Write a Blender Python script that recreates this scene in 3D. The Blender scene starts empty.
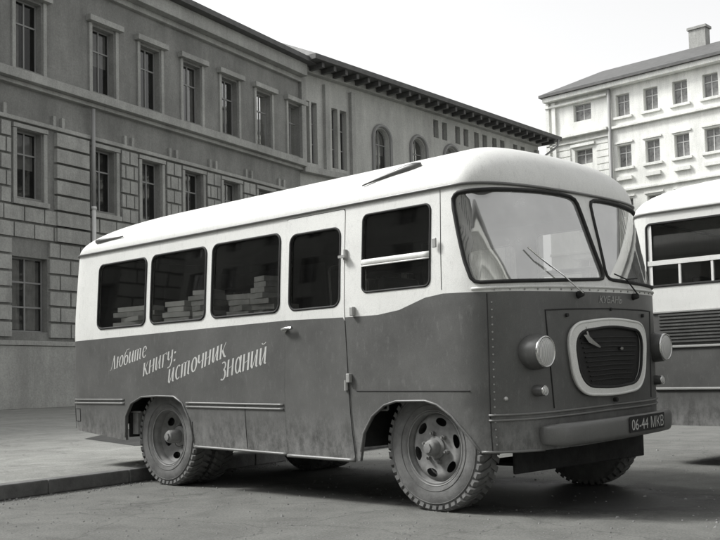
import bpy, math, random
import numpy as np
from mathutils import Vector, Matrix
from mathutils.geometry import delaunay_2d_cdt
random.seed(7); rng = np.random.default_rng(5)
sc = bpy.context.scene; col = sc.collection
R = math.radians

# ------------------------------------------------------------------ materials
def g(v, a=1.0): return (v * 1.0, v * 1.003, v * .985, a)
def new_mat(name):
    m = bpy.data.materials.new(name); m.use_nodes = True
    nt = m.node_tree; b = nt.nodes['Principled BSDF']
    return m, nt, b
def noise(nt, scale, detail=6, rough=.6, coord='Object', vec=None, dist=0):
    tc = nt.nodes.new('ShaderNodeTexCoord'); n = nt.nodes.new('ShaderNodeTexNoise')
    n.inputs['Scale'].default_value = scale; n.inputs['Detail'].default_value = detail
    n.inputs['Roughness'].default_value = rough; n.inputs['Distortion'].default_value = dist
    if vec:
        mp = nt.nodes.new('ShaderNodeMapping'); mp.inputs['Scale'].default_value = vec
        nt.links.new(tc.outputs[coord], mp.inputs['Vector']); nt.links.new(mp.outputs[0], n.inputs['Vector'])
    else: nt.links.new(tc.outputs[coord], n.inputs['Vector'])
    return n
def ramp(nt, src, stops):
    r = nt.nodes.new('ShaderNodeValToRGB'); e = r.color_ramp.elements
    e[0].position, e[0].color = stops[0][0], g(stops[0][1]); e[1].position, e[1].color = stops[-1][0], g(stops[-1][1])
    for p, v in stops[1:-1]:
        k = e.new(p); k.color = g(v)
    nt.links.new(src, r.inputs[0]); return r
def mix(nt, a, b, fac, mode='MIX'):
    m = nt.nodes.new('ShaderNodeMix'); m.data_type = 'RGBA'; m.blend_type = mode
    for sock, v in ((m.inputs[0], fac), (m.inputs[6], a), (m.inputs[7], b)):
        if hasattr(v, 'links') or hasattr(v, 'is_linked'): nt.links.new(v, sock)
        else: sock.default_value = v
    return m.outputs[2]
def bump(nt, b, src, strength, dist=.01):
    n = nt.nodes.new('ShaderNodeBump'); n.inputs['Strength'].default_value = strength; n.inputs['Distance'].default_value = dist
    nt.links.new(src, n.inputs['Height']); nt.links.new(n.outputs[0], b.inputs['Normal']); return n
def rough_mat(name, lo, hi, scale=3, rough=.8, bs=.3, bd=.01, bscale=None, metal=0, vec=None, spec=.3):
    m, nt, b = new_mat(name)
    n = noise(nt, scale, 8, .65, vec=vec); r = ramp(nt, n.outputs['Fac'], [(.3, lo), (.7, hi)])
    nt.links.new(r.outputs[0], b.inputs['Base Color']); b.inputs['Roughness'].default_value = rough
    b.inputs['Metallic'].default_value = metal; b.inputs['Specular IOR Level'].default_value = spec
    n2 = noise(nt, bscale or scale * 8, 6, .6)
    if bs: bump(nt, b, n2.outputs['Fac'], bs, bd)
    return m
def paint(name, base, var, dirt, rough, zmud=None, coat=0):
    """aged vehicle enamel: mottling, streaks, dried mud splash along the skirt"""
    m, nt, b = new_mat(name)
    n1 = noise(nt, 1.7, 7, .65); c1 = ramp(nt, n1.outputs['Fac'], [(.3, base * (1 - var)), (.7, base * (1 + var))])
    n2 = noise(nt, 26, 9, .75, vec=(1, 1, .35)); f2 = ramp(nt, n2.outputs['Fac'], [(.54, 0), (.68, 1)])
    mm = nt.nodes.new('ShaderNodeMath'); mm.operation = 'MULTIPLY'; mm.inputs[1].default_value = .34
    nt.links.new(f2.outputs[0], mm.inputs[0])
    c = mix(nt, c1.outputs[0], g(dirt), mm.outputs[0])
    n4 = noise(nt, 160, 3, .6); f4 = ramp(nt, n4.outputs['Fac'], [(.35, .88), (.65, 1.1)])
    c = mix(nt, c, f4.outputs[0], .8, 'MULTIPLY')
    if zmud is not None:
        geo = nt.nodes.new('ShaderNodeNewGeometry'); sp = nt.nodes.new('ShaderNodeSeparateXYZ')
        nt.links.new(geo.outputs['Position'], sp.inputs[0])
        mr = nt.nodes.new('ShaderNodeMapRange'); mr.inputs[1].default_value = zmud + .22; mr.inputs[2].default_value = zmud - .12
        nt.links.new(sp.outputs[2], mr.inputs[0])
        n3 = noise(nt, 8, 10, .8, vec=(1, 1, .6)); f3 = ramp(nt, n3.outputs['Fac'], [(.40, 0), (.60, 1)])
        m2 = nt.nodes.new('ShaderNodeMath'); m2.operation = 'MULTIPLY'
        nt.links.new(mr.outputs[0], m2.inputs[0]); nt.links.new(f3.outputs[0], m2.inputs[1])
        m3 = nt.nodes.new('ShaderNodeMath'); m3.operation = 'MULTIPLY'; m3.inputs[1].default_value = .75
        nt.links.new(m2.outputs[0], m3.inputs[0])
        c = mix(nt, c, g(.26), m3.outputs[0])
    nt.links.new(c, b.inputs['Base Color'])
    rr = nt.nodes.new('ShaderNodeMapRange'); rr.inputs[3].default_value = rough - .08; rr.inputs[4].default_value = rough + .18
    nt.links.new(n2.outputs['Fac'], rr.inputs[0]); nt.links.new(rr.outputs[0], b.inputs['Roughness'])
    nb = noise(nt, 2.6, 3, .5); bump(nt, b, nb.outputs['Fac'], .35, .02)
    return m
def glass(name, ior, dust_haze, dust_haze_col=.5, tint=.75, rough=.02):  # diffuse share: dust, plus painted haze and washed-out reflections
    m = bpy.data.materials.new(name); m.use_nodes = True; nt = m.node_tree; nt.nodes.clear()
    out = nt.nodes.new('ShaderNodeOutputMaterial'); tr = nt.nodes.new('ShaderNodeBsdfTransparent'); gl = nt.nodes.new('ShaderNodeBsdfGlossy')
    df = nt.nodes.new('ShaderNodeBsdfDiffuse'); fr = nt.nodes.new('ShaderNodeFresnel'); fr.inputs[0].default_value = ior
    tr.inputs[0].default_value = g(tint); gl.inputs[0].default_value = g(.95); gl.inputs['Roughness'].default_value = rough; df.inputs[0].default_value = g(dust_haze_col)
    n = noise(nt, 2.2, 7, .7); rp = ramp(nt, n.outputs['Fac'], [(.3, dust_haze * .4), (.75, dust_haze * 1.6)])
    nb = noise(nt, 1.3, 2, .5); bp = nt.nodes.new('ShaderNodeBump'); bp.inputs['Strength'].default_value = .06; bp.inputs['Distance'].default_value = .02
    nt.links.new(nb.outputs['Fac'], bp.inputs['Height']); nt.links.new(bp.outputs[0], gl.inputs['Normal'])
    m1 = nt.nodes.new('ShaderNodeMixShader'); m2 = nt.nodes.new('ShaderNodeMixShader')
    nt.links.new(rp.outputs[0], m1.inputs[0]); nt.links.new(tr.outputs[0], m1.inputs[1]); nt.links.new(df.outputs[0], m1.inputs[2])
    nt.links.new(fr.outputs[0], m2.inputs[0]); nt.links.new(m1.outputs[0], m2.inputs[1]); nt.links.new(gl.outputs[0], m2.inputs[2])
    nt.links.new(m2.outputs[0], out.inputs[0]); return m
def simple(name, v, rough=.5, metal=0, spec=.5):
    m, nt, b = new_mat(name); b.inputs['Base Color'].default_value = g(v); b.inputs['Roughness'].default_value = rough
    b.inputs['Metallic'].default_value = metal; b.inputs['Specular IOR Level'].default_value = spec; return m

M = {}
M['white'] = paint('ivory_enamel', .64, .07, .36, .42)
M['dark'] = paint('dark_enamel', .088, .24, .19, .36, zmud=.56)
M['trimpaint'] = paint('trim_enamel', .30, .1, .2, .35)
M['moulding'] = paint('dull_moulding', .15, .15, .22, .35)
M['inner'] = simple('inner_panel', .04, .8)
M['rubber'] = rough_mat('black_rubber', .015, .03, 30, .7, .2)
M['seam'] = simple('rubber_seam', .02, .9)  # dark rubber colour of the strips along panel joints
M['tyre'] = rough_mat('dusty_tyre', .085, .17, 7, .95, .5, .006, 60)
M['disc'] = rough_mat('dusty_wheel_paint', .13, .26, 9, .7, .4, .004, 50)
M['iron'] = rough_mat('greasy_iron', .015, .035, 10, .8, .3)
M['chrome'] = simple('worn_chrome', .62, .22, 1)
M['lens'] = simple('lamp_lens', .85, .18, .0, .8)
m_ = M['lens']; nt_ = m_.node_tree; tc_ = nt_.nodes.new('ShaderNodeTexCoord'); wv_ = nt_.nodes.new('ShaderNodeTexWave'); wv_.bands_direction = 'Y'; wv_.inputs['Scale'].default_value = 26
nt_.links.new(tc_.outputs['Object'], wv_.inputs['Vector']); bump(nt_, nt_.nodes['Principled BSDF'], wv_.outputs['Fac'], .9, .006)
r_l = ramp(nt_, wv_.outputs['Fac'], [(.2, .38), (.8, .85)]); nt_.links.new(r_l.outputs[0], nt_.nodes['Principled BSDF'].inputs['Base Color'])
M['bumper'] = paint('bumper_paint', .12, .12, .2, .30)
M['grille_rim'] = paint('grille_rim_paint', .68, .05, .4, .35)
M['core'] = rough_mat('radiator_core', .010, .02, 30, .5, .3)
M['sideglass'] = glass('side_window_glass', 1.45, .012, .3, .86)
M['screen'] = glass('windscreen_glass', 3.8, .30, .75, .62, .03)  # dust plus a pale veil that imitates bright reflections on the windscreen
M['cityglass'] = glass('building_glass', 1.22, .04, .3, .5)
M['paleglass'] = glass('haze_paled_glass', 1.3, .42, .45, .5)  # pale diffuse mixed into the panes to imitate haze over the far building
M['letter'] = paint('lettering_paint', .46, .12, .22, .5)
M['seat'] = simple('leatherette', .05, .5)
M['wood'] = rough_mat('shelf_wood', .05, .09, 5, .6, .1)
M['paper'] = rough_mat('paper_covers', .7, .88, 6, .8, .1)
M['card'] = rough_mat('grey_card', .4, .65, 9, .8, .1)
def stucco(name, lo, hi, bd=.02, sc_=.5):
    m, nt, b = new_mat(name)
    n = noise(nt, sc_, 10, .7); c = ramp(nt, n.outputs['Fac'], [(.3, lo), (.7, hi)])
    n2 = noise(nt, sc_ * 2.4, 8, .7, vec=(1, 1, .18)); c2 = ramp(nt, n2.outputs['Fac'], [(.38, .72), (.6, 1)])
    n3 = noise(nt, 14, 6, .7); c3 = ramp(nt, n3.outputs['Fac'], [(.35, .82), (.65, 1.08)])
    cc = mix(nt, c.outputs[0], c2.outputs[0], .7, 'MULTIPLY'); cc = mix(nt, cc, c3.outputs[0], .9, 'MULTIPLY')
    nt.links.new(cc, b.inputs['Base Color']); b.inputs['Roughness'].default_value = .92; b.inputs['Specular IOR Level'].default_value = .2
    bump(nt, b, n3.outputs['Fac'], .6, bd); return m
M['stone'] = stucco('grey_rusticated_stone', .29, .44, .03, .9)
M['joint'] = stucco('sooty_wall_face', .19, .29)
M['stone_trim'] = stucco('grey_stone_trim', .30, .44)
M['plaster'] = stucco('grey_plaster', .40, .52)
M['pale'] = stucco('pale_painted_plaster', .76, .86, .004)  # pale paint, lightened further to suggest haze over the far building
M['pale_low'] = stucco('pale_grey_plaster', .38, .46, .01)
M['frame'] = simple('window_frame_paint', .22, .6)
M['frame_pale'] = simple('pale_window_frame', .5, .6)  # frames paled as well, imitating the same distance haze
M['drape'] = rough_mat('net_curtain', .28, .45, 3, .9, 0)
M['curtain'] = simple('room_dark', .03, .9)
M['roofing'] = rough_mat('sheet_iron_roof', .07, .12, 2, .6, .2)
M['pipe'] = simple('pipe_paint', .62, .5)
M['pipe_old'] = simple('pipe_zinc', .28, .5)
def ground(name, lo, hi, crack=True, joints=None):
    m, nt, b = new_mat(name)
    n = noise(nt, .35, 10, .65); c = ramp(nt, n.outputs['Fac'], [(.3, lo), (.7, hi)])
    n2 = noise(nt, 60, 9, .85); c2 = ramp(nt, n2.outputs['Fac'], [(.36, .45), (.64, 1.4)])
    n4 = noise(nt, 2.2, 9, .7, dist=.6); c4 = ramp(nt, n4.outputs['Fac'], [(.34, .72), (.62, 1.1)])
    cc = mix(nt, c.outputs[0], c2.outputs[0], .9, 'MULTIPLY'); cc = mix(nt, cc, c4.outputs[0], .9, 'MULTIPLY')
    if crack:
        tc = nt.nodes.new('ShaderNodeTexCoord'); v = nt.nodes.new('ShaderNodeTexVoronoi'); v.feature = 'DISTANCE_TO_EDGE'; v.inputs['Scale'].default_value = .7
        wn = noise(nt, 3, 5, .6); add = nt.nodes.new('ShaderNodeVectorMath'); add.operation = 'ADD'
        sc1 = nt.nodes.new('ShaderNodeVectorMath'); sc1.operation = 'SCALE'; sc1.inputs['Scale'].default_value = .35
        nt.links.new(wn.outputs['Color'], sc1.inputs[0]); nt.links.new(tc.outputs['Object'], add.inputs[0]); nt.links.new(sc1.outputs[0], add.inputs[1])
        nt.links.new(add.outputs[0], v.inputs['Vector']); rc = ramp(nt, v.outputs['Distance'], [(.0, .55), (.010, 1)])
        cc = mix(nt, cc, rc.outputs[0], .7, 'MULTIPLY')
    nt.links.new(cc, b.inputs['Base Color']); b.inputs['Roughness'].default_value = .85; b.inputs['Specular IOR Level'].default_value = .3
    bump(nt, b, n2.outputs['Fac'], .7, .012); return m
M['road'] = ground('worn_asphalt', .13, .18)
M['pave'] = ground('old_pavement', .24, .32)
M['patch'] = ground('dark_patch_asphalt', .05, .08, False)
M['kerb'] = rough_mat('kerb_granite', .09, .17, 6, .85, .6, .01, 40)

# ------------------------------------------------------------------ mesh helpers
class MB:
    def __init__(s): s.v = []; s.f = []; s.m = []
    def add(s, vs, fs, mi=0):
        o = len(s.v); s.v += [tuple(map(float, p)) for p in vs]; s.f += [tuple(o + i for i in f) for f in fs]; s.m += [mi] * len(fs)
    def box(s, x0, x1, y0, y1, z0, z1, T=None, mi=0, bev=0):
        P = [(x, y, z) for z in (z0, z1) for x, y in ((x0, y0), (x1, y0), (x1, y1), (x0, y1))]
        if T: P = [T(p) for p in P]
        s.add(P, [(3, 2, 1, 0), (4, 5, 6, 7), (0, 1, 5, 4), (1, 2, 6, 5), (2, 3, 7, 6), (3, 0, 4, 7)], mi)
    def tube(s, pts, r, closed=False, n=8, mi=0, squash=1, up=None, rs=None):
        pts = [Vector(p) for p in pts]; N = len(pts); V = []; F = []
        ref = Vector(up) if up else Vector((0, 0, 1)); last = None
        for i, p in enumerate(pts):
            a = pts[(i - 1) % N] if (closed or i > 0) else p; c = pts[(i + 1) % N] if (closed or i < N - 1) else p
            t = (c - a).normalized()
            if last is None:
                u = ref - t * ref.dot(t)
                if u.length < .1: u = Vector((1, 0, 0)) - t * t.x
            else: u = last - t * last.dot(t)
            u.normalize(); last = u; w = t.cross(u); rr = rs[i] if rs else r
            for k in range(n):
                an = 2 * math.pi * k / n; V.append(p + u * (rr * math.cos(an)) + w * (rr * squash * math.sin(an)))
        m = N if closed else N - 1
        for i in range(m):
            j = (i + 1) % N
            for k in range(n): F.append((i * n + k, i * n + (k + 1) % n, j * n + (k + 1) % n, j * n + k))
        if not closed: F += [tuple(range(n))[::-1], tuple((N - 1) * n + k for k in range(n))]
        s.add(V, F, mi)
    def lathe(s, prof, T, n=48, mi=0, closed=False):
        """prof: (radius, axial) -> T((rcos, axial, rsin))"""
        V = []; F = []; K = len(prof)
        for k in range(n):
            a = 2 * math.pi * k / n
            for r_, y in prof: V.append(T((r_ * math.cos(a), y, r_ * math.sin(a))))
        for k in range(n):
            j = (k + 1) % n
            for i in range(K if closed else K - 1):
                i2 = (i + 1) % K; F.append((k * K + i, k * K + i2, j * K + i2, j * K + i))
        s.add(V, F, mi)
    def build(s, name, mats, parent=None, smooth=False, loc=None, split=None, bevel=0, solid=None):
        me = bpy.data.meshes.new(name); me.from_pydata(s.v, [], s.f)
        for m in (mats if isinstance(mats, (list, tuple)) else [mats]): me.materials.append(m)
        me.polygons.foreach_set('material_index', s.m)
        if smooth: me.polygons.foreach_set('use_smooth', [True] * len(me.polygons))
        me.validate(); me.update()
        o = bpy.data.objects.new(name, me); col.objects.link(o)
        if parent: attach(o, parent)
        if loc: o.location = loc
        if bevel:
            b = o.modifiers.new('b', 'BEVEL'); b.width = bevel; b.segments = 2; b.limit_method = 'ANGLE'
        if solid:
            sm = o.modifiers.new('s', 'SOLIDIFY'); sm.thickness = solid[0]; sm.offset = -1; sm.material_offset = solid[1]; sm.material_offset_rim = 0
        if split:
            e = o.modifiers.new('e', 'EDGE_SPLIT'); e.split_angle = R(split)
        return o
def attach(o, parent):
    o.parent = parent
    if parent.type == 'EMPTY' or parent.location.length > 0: o.matrix_parent_inverse = Matrix.Translation(-parent.location) if not parent.parent else Matrix.Translation(-parent.location)
def tag(o, label=None, cat=None, group=None, kind=None):
    for k, v in (('label', label), ('category', cat), ('group', group), ('kind', kind)):
        if v: o[k] = v
    return o
def empty(name, loc, label, cat, group=None):
    o = bpy.data.objects.new(name, None); col.objects.link(o); o.location = loc; o.empty_display_size = .3
    return tag(o, label, cat, group)
def I(p): return p
def rrect(x0, x1, y0, y1, r, n=6, rs=None):
    P = []
    for i, (cx, cy, a0) in enumerate(((x1 - r, y1 - r, 0), (x0 + r, y1 - r, 90), (x0 + r, y0 + r, 180), (x1 - r, y0 + r, 270))):
        for k in range(n + 1):
            a = R(a0 + 90 * k / n); P.append((cx + r * math.cos(a), cy + r * math.sin(a)))
    return P
def roundpoly(pts, r, n=5):
    P = []; N = len(pts)
    for i in range(N):
        p = Vector(pts[i]); a = Vector(pts[i - 1]); c = Vector(pts[(i + 1) % N])
        ra = min(r, (a - p).length * .45, (c - p).length * .45)
        A = p + (a - p).normalized() * ra; B = p + (c - p).normalized() * ra
        for k in range(n + 1):
            t = k / n; P.append(tuple(A * (1 - t) ** 2 + p * 2 * t * (1 - t) + B * t * t))
    return P
def inside(P, poly):
    x, y = P[:, 0], P[:, 1]; r = np.zeros(len(P), bool); q = np.array(poly); N = len(q)
    for i in range(N):
        x0, y0 = q[i]; x1, y1 = q[(i + 1) % N]
        if y0 == y1: continue
        c = ((y0 > y) != (y1 > y)) & (x < (x1 - x0) * (y - y0) / (y1 - y0) + x0); r ^= c
    return r
def segdist(P, poly, closed=True):
    q = np.array(poly, float); d = np.full(len(P), 1e9); N = len(q)
    for i in range(N if closed else N - 1):
        a, b = q[i], q[(i + 1) % N]; ab = b - a; L = ab @ ab
        if L < 1e-12: continue
        t = np.clip(((P - a) @ ab) / L, 0, 1); d = np.minimum(d, np.hypot(*(P - a - t[:, None] * ab).T))
    return d
def dens(poly, step, closed=True):
    out = []; N = len(poly)
    for i in range(N if closed else N - 1):
        a, b = np.array(poly[i], float), np.array(poly[(i + 1) % N], float); k = max(1, int(np.linalg.norm(b - a) / step))
        out += [tuple(a + (b - a) * j / k) for j in range(k)]
    if not closed: out.append(tuple(poly[-1]))
    return out
def cdt(outer, holes, step, lines=(), gap=.35):
    """triangulate a 2-D region with holes; returns verts, tris"""
    step_e = step
    loops = [dens(outer, step_e)] + [dens(h, step_e) for h in holes]; opens = [dens(l, step_e, False) for l in lines]
    V = []; E = []
    for l in loops:
        o = len(V); V += l; E += [(o + i, o + (i + 1) % len(l)) for i in range(len(l))]
    for l in opens:
        o = len(V); V += l; E += [(o + i, o + i + 1) for i in range(len(l) - 1)]
    q = np.array(outer); xs = np.arange(q[:, 0].min(), q[:, 0].max(), step); ys = np.arange(q[:, 1].min(), q[:, 1].max(), step)
    G = np.array([(x, y) for x in xs for y in ys])
    if len(G):
        k = inside(G, outer)
        for h in holes: k &= ~inside(G, h)
        for l in loops: k &= segdist(G, l) > step * gap
        for l in opens: k &= segdist(G, l, False) > step * gap
        V += [tuple(p) for p in G[k]]
    vo, eo, fo, *_ = delaunay_2d_cdt([Vector(p) for p in V], E, [], 0, 1e-5)
    vo = np.array([tuple(v) for v in vo]); T = []
    fo = [f for f in fo]; C = np.array([vo[list(f)].mean(0) for f in fo])
    k = inside(C, outer)
    for h in holes: k &= ~inside(C, h)
    for f, kk in zip(fo, k):
        if kk:
            f = list(f); a = 0
            for i in range(len(f)): p, r_ = vo[f[i]], vo[f[(i + 1) % len(f)]]; a += p[0] * r_[1] - r_[0] * p[1]
            T.append(tuple(f if a > 0 else f[::-1]))
    return vo, T

# ------------------------------------------------------------------ bus body surface  (s along the plan outline, z height)
W = 1.24; YC = .05; X0 = .30; D = .535; NF = 2.6; XR = -4.68; DR = .44; NR = 2.6
def sup(n, d, N=300):
    a = np.linspace(0, math.pi / 2, N); return -W * np.cos(a) ** (2 / n), d * np.sin(a) ** (2 / n)
yf, xf = sup(NF, D); yf = np.r_[yf, -yf[-2::-1]]; xf = np.r_[xf, xf[-2::-1]] + X0
sf = X0 + np.r_[0, np.cumsum(np.hypot(np.diff(xf), np.diff(yf)))]
yr, xr = sup(NR, DR); yr = np.r_[yr, -yr[-2::-1]]; xr = XR - np.r_[xr, xr[-2::-1]]
sr = XR - np.r_[0, np.cumsum(np.hypot(np.diff(xr), np.diff(yr)))]
SM = (X0 + sf[-1]) / 2            # middle of the nose
LR = XR - sr[-1]
def mir(s): return 2 * SM - s
def base(s):
    s = np.asarray(s, float); over = mir(XR)
    s = np.where(s > over, sr[-1] + (s - over) * 0 + (mir(s) - XR) * 0 + (over - s) + 0 * s + (XR - sr[-1]) * 0 + (0), s) if False else s
    s2 = np.where(s > over, mir(s), s)          # far rear corner: mirror of the near one
    x = np.where(s2 < XR, np.interp(-s2, -sr, xr), np.where(s2 < X0, s2, np.where(s2 < sf[-1], np.interp(s2, sf, xf), X0 - (s2 - sf[-1]))))
    y = np.where(s2 < XR, np.interp(-s2, -sr, yr), np.where(s2 < X0, -W, np.where(s2 < sf[-1], np.interp(s2, sf, yf), W)))
    y = np.where(s > over, -y, y)
    return x, y
def surf(s, z):
    x, y = base(s); z = np.asarray(z, float)
    wy = 1 - .02 * np.clip((.8 - z) / .4, 0, 1) ** 2 - .035 * np.clip((z - 1.5) / .83, 0, 1.2) ** 1.3
    fw = np.clip((x - X0) / D, 0, 1); x = x - .285 * np.clip(z - 1.6, 0, 2) * fw
    rw = np.clip((XR - x) / DR, 0, 1); x = x + .12 * np.clip(z - 1.7, 0, 2) * rw
    Y = y * wy + YC
    return np.stack([x, Y, z + .026 * (Y + 1.19)], -1)
def snorm(s, z):
    e = 1e-3; a = (surf(s + e, z) - surf(s - e, z)); b = (surf(s, z + e) - surf(s, z - e)); n = np.cross(a, b)
    return n / np.linalg.norm(n, axis=-1, keepdims=True)
def on(s, z, off=0): return surf(s, z) + snorm(s, z) * off
def ribbon(mb, pts, r, off=0, closed=False, squash=1, step=.06, n=8, mi=0):
    P = dens(pts, step, closed); Q = [on(s, z, off) for s, z in P]
    mb.tube(Q, r, closed, n, mi, squash)
def sheet(mb, outer, holes, off, step=.07, mi=0, lines=(), matf=None):
    V, T = cdt(outer, holes, step, lines); P = on(V[:, 0], V[:, 1], off); o = len(mb.v)
    mb.v += [tuple(map(float, p)) for p in P]
    for t in T:
        mb.f.append(tuple(o + i for i in t)); c = V[list(t)].mean(0); mb.m.append(matf(c) if matf else mi)

BELT = [(-6.3, 1.44), (-4.85, 1.44), (-1.467, 1.474), (-.767, 1.460), (-.42, 1.458), (-.2, 1.482), (.05, 1.555), (.217, 1.573), (.57, 1.562), (1.0, 1.558), (SM, 1.560)]
BELT = BELT + [(mir(s), z) for s, z in BELT[-2::-1]]
def beltz(s): return float(np.interp(s, [b[0] for b in BELT], [b[1] for b in BELT]))
ZT = 2.345
winW = {'w1': rrect(-4.343, -3.493, 1.548, 2.205, .07), 'w2': rrect(-3.402, -2.547, 1.550, 2.210, .07), 'w3': rrect(-2.452, -1.540, 1.553, 2.213, .07)}
doorwin = rrect(-1.412, -.822, 1.552, 2.178, .075)
cabwin = rrect(-.580, .096, 1.640, 2.242, .05)
WSL = [(.309, 2.246), (.335, 2.272), (.375, 2.286), (.506, 2.292), (.75, 2.303), (1.0, 2.311), (1.25, 2.318), (1.494, 2.318), (1.62, 2.31), (1.68, 2.29), (1.704, 2.255), (1.722, 2.15), (1.744, 1.972), (1.765, 1.83), (1.782, 1.736), (1.778, 1.69), (1.757, 1.668), (1.70, 1.658), (1.45, 1.648), (.996, 1.634), (.70, 1.630), (.53, 1.630), (.49, 1.638), (.462, 1.665), (.42, 1.79), (.383, 1.942), (.345, 2.09), (.318, 2.18)]
WSL = WSL[::-1]
WSR = [(mir(s), z) for s, z in WSL][::-1]
DOOR = roundpoly([(-1.486, .360), (-.703, .350), (-.735, .9), (-.768, 1.55), (-.772, 2.322), (-1.462, 2.322), (-1.466, 1.45), (-1.484, .9)], .03)
ARCHR = [(-3.855, .2), (-3.87, .45), (-3.84, .66), (-3.74, .785), (-3.56, .848), (-3.3, .856), (-3.03, .85), (-2.90, .79), (-2.80, .64), (-2.76, .45), (-2.76, .2)]
ARCHF = [(-.655, .2), (-.64, .42), (-.60, .56), (-.50, .69), (-.37, .775), (-.25, .805), (.03, .808), (.14, .78), (.27, .70), (.40, .565), (.478, .455), (.50, .2)]
HOOD = None
SREAR = sr[-1] if False else XR - (XR - sr[-1]) / 2
bot = [(SREAR, .50), (-4.9, .515), (-3.87, .42)] + [p for p in ARCHR if p[1] > .42] + [(-2.76, .39), (-.66, .345)] + [p for p in ARCHF if .40 < p[1] and p[1] > .455 or p[0] < 0 and p[1] > .35] + [(.485, .448), (.6, .447), (.8, .442), (.974, .438), (SM, .438)]
bot = bot + [(mir(s), z) for s, z in bot[-2::-1]]
outer = bot + [(mir(SREAR), ZT), (SREAR, ZT)]
def mp(P): return [(mir(s), z) for s, z in P][::-1]
rearwin = rrect(-5.98, -5.22, 1.60, 2.16, .08)
holes = list(winW.values()) + [DOOR, cabwin, WSL, WSR] + [mp(p) for p in winW.values()] + [mp(doorwin), mp(cabwin), rearwin, mp(rearwin)]

bus = empty('library_bus', (-1.6, 0, 0), 'two-tone mobile library bus with white roof, dark lower body and slogan lettering on its side', 'bus')
mb = MB(); sheet(mb, outer, holes, 0, .075, lines=[BELT[1:-1] if False else [b for b in BELT if SREAR + .02 < b[0] < mir(SREAR) - .02]], matf=lambda c: 0 if c[1] > beltz(c[0]) else 1)
mb.build('body', [M['white'], M['dark'], M['inner'], M['inner']], bus, smooth=True, split=35, solid=(.028, 2))
# door
mb = MB(); dr = [((s + 1.12) * .984 - 1.12, (z - 1.3) * .9935 + 1.3) for s, z in DOOR]
sheet(mb, dr, [doorwin], .004, .075, lines=[[(dr_s, beltz(dr_s)) for dr_s in (-1.455, -1.3, -1.1, -.95, -.785)]], matf=lambda c: 0 if c[1] > beltz(c[0]) else 1)
door = mb.build('door', [M['white'], M['dark'], M['inner'], M['inner']], bus, smooth=True, split=35, solid=(.03, 2))
# the dark gap behind the door joint
mb = MB(); ribbon(mb, DOOR, .007, -.012, True); mb.build('door_seal', M['rubber'], door, smooth=True)
mb = MB()
hb = [on(-1.46, 1.40, .01), on(-1.46, 1.40, .035), on(-1.40, 1.405, .045), on(-1.34, 1.405, .04)]
mb.tube(hb, .013, n=8, squash=1.3); mb.tube([on(-1.452, 1.40, 0), on(-1.452, 1.40, .02)], .028, n=12); mb.build('door_handle', M['chrome'], door, smooth=True, split=40)
mb = MB()
for z in (1.95, .93): mb.tube([on(-.757, z - .04, .012), on(-.757, z + .04, .012)], .016, n=8); 
mb.box(-.80, -.73, -1.222, -1.19, 1.925, 1.945); mb.build('door_hinge', M['trimpaint'], door, smooth=True, split=40)

# windows: seal + pane
def window(outline, name='side_window', glassm='sideglass', r=.011, off=0, inset=-.012):
    mb = MB(); ribbon(mb, outline, r, off, True, step=.05, n=8); fr = mb.build(name, M['rubber'], bus, smooth=True)
    mb = MB(); sheet(mb, outline, [], inset, .12); mb.build('pane', M[glassm], fr, smooth=True); return fr
for k in winW: window(winW[k]); window(mp(winW[k]))
dw = window(doorwin); attach(dw, bus); window(mp(doorwin)); window(rearwin, 'rear_window'); window(mp(rearwin), 'rear_window')
for cw in (cabwin, mp(cabwin)):
    f = window(cw, 'cab_window', r=.009)
    mb = MB(); s0, s1 = min(p[0] for p in cw), max(p[0] for p in cw)
    ribbon(mb, [(s0, 1.872), (s1, 1.872)], .022, .004, squash=.45); ribbon(mb, [(s0, 1.842), (s1, 1.842)], .006, .012); mb.build('sliding_bar', M['white'], f, smooth=True)
for ws in (WSL, WSR): window(ws, 'windscreen', 'screen', r=.014, off=.004, inset=-.006)

# roof
H, ra, rb, rx0, rx1 = .405, 2.8, .475, -.93, -.09
mb = MB(); ns, nq = 360, 26
S = np.linspace(SREAR, mir(SREAR), ns); q = 1 - np.cos(np.linspace(0, math.pi / 2, nq)); q = q ** 1.3
B = surf(S, ZT); V = []
for qq in q:
    cx = np.clip(B[:, 0], rx0, rx1); x = B[:, 0] + (cx - B[:, 0]) * qq; y = B[:, 1] + (YC - B[:, 1]) * qq
    z = B[:, 2] * (1 - qq) + (ZT + .026 * (YC + 1.19)) * qq + H * (1 - (1 - qq) ** ra) ** rb * (1 if True else 0)
    V.append(np.stack([x, y, z], -1))
V = np.concatenate(V); F = [(j * ns + i, j * ns + (i + 1), (j + 1) * ns + (i + 1), (j + 1) * ns + i) for j in range(nq - 1) for i in range(ns - 1)]
mb.add(V, F); roof = mb.build('roof', [M['white'], M['inner']], bus, smooth=True, solid=(.02, 1))
def roofpt(s, qq, off=0):
    def f(s, qq):
        b_ = surf(s, ZT); cx = min(max(b_[0], rx0), rx1)
        return np.array([b_[0] + (cx - b_[0]) * qq, b_[1] + (YC - b_[1]) * qq, b_[2] * (1 - qq) + (ZT + .026 * (YC + 1.19)) * qq + H * (1 - (1 - qq) ** ra) ** rb])
    p = f(s, qq)
    if off:
        n = np.cross(f(s + .01, qq) - f(s - .01, qq), f(s, qq + .002) - f(s, qq - .002)); p = p + n / np.linalg.norm(n) * off
    return p
mb = MB(); gp = [(s, ZT) for s in np.linspace(SREAR + .005, mir(SREAR) - .005, 260)]
mb.tube([on(s, z, .012) for s, z in gp], .011, False, 8, squash=1.0); mb.build('rain_gutter', M['bumper'], roof, smooth=True)
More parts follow.
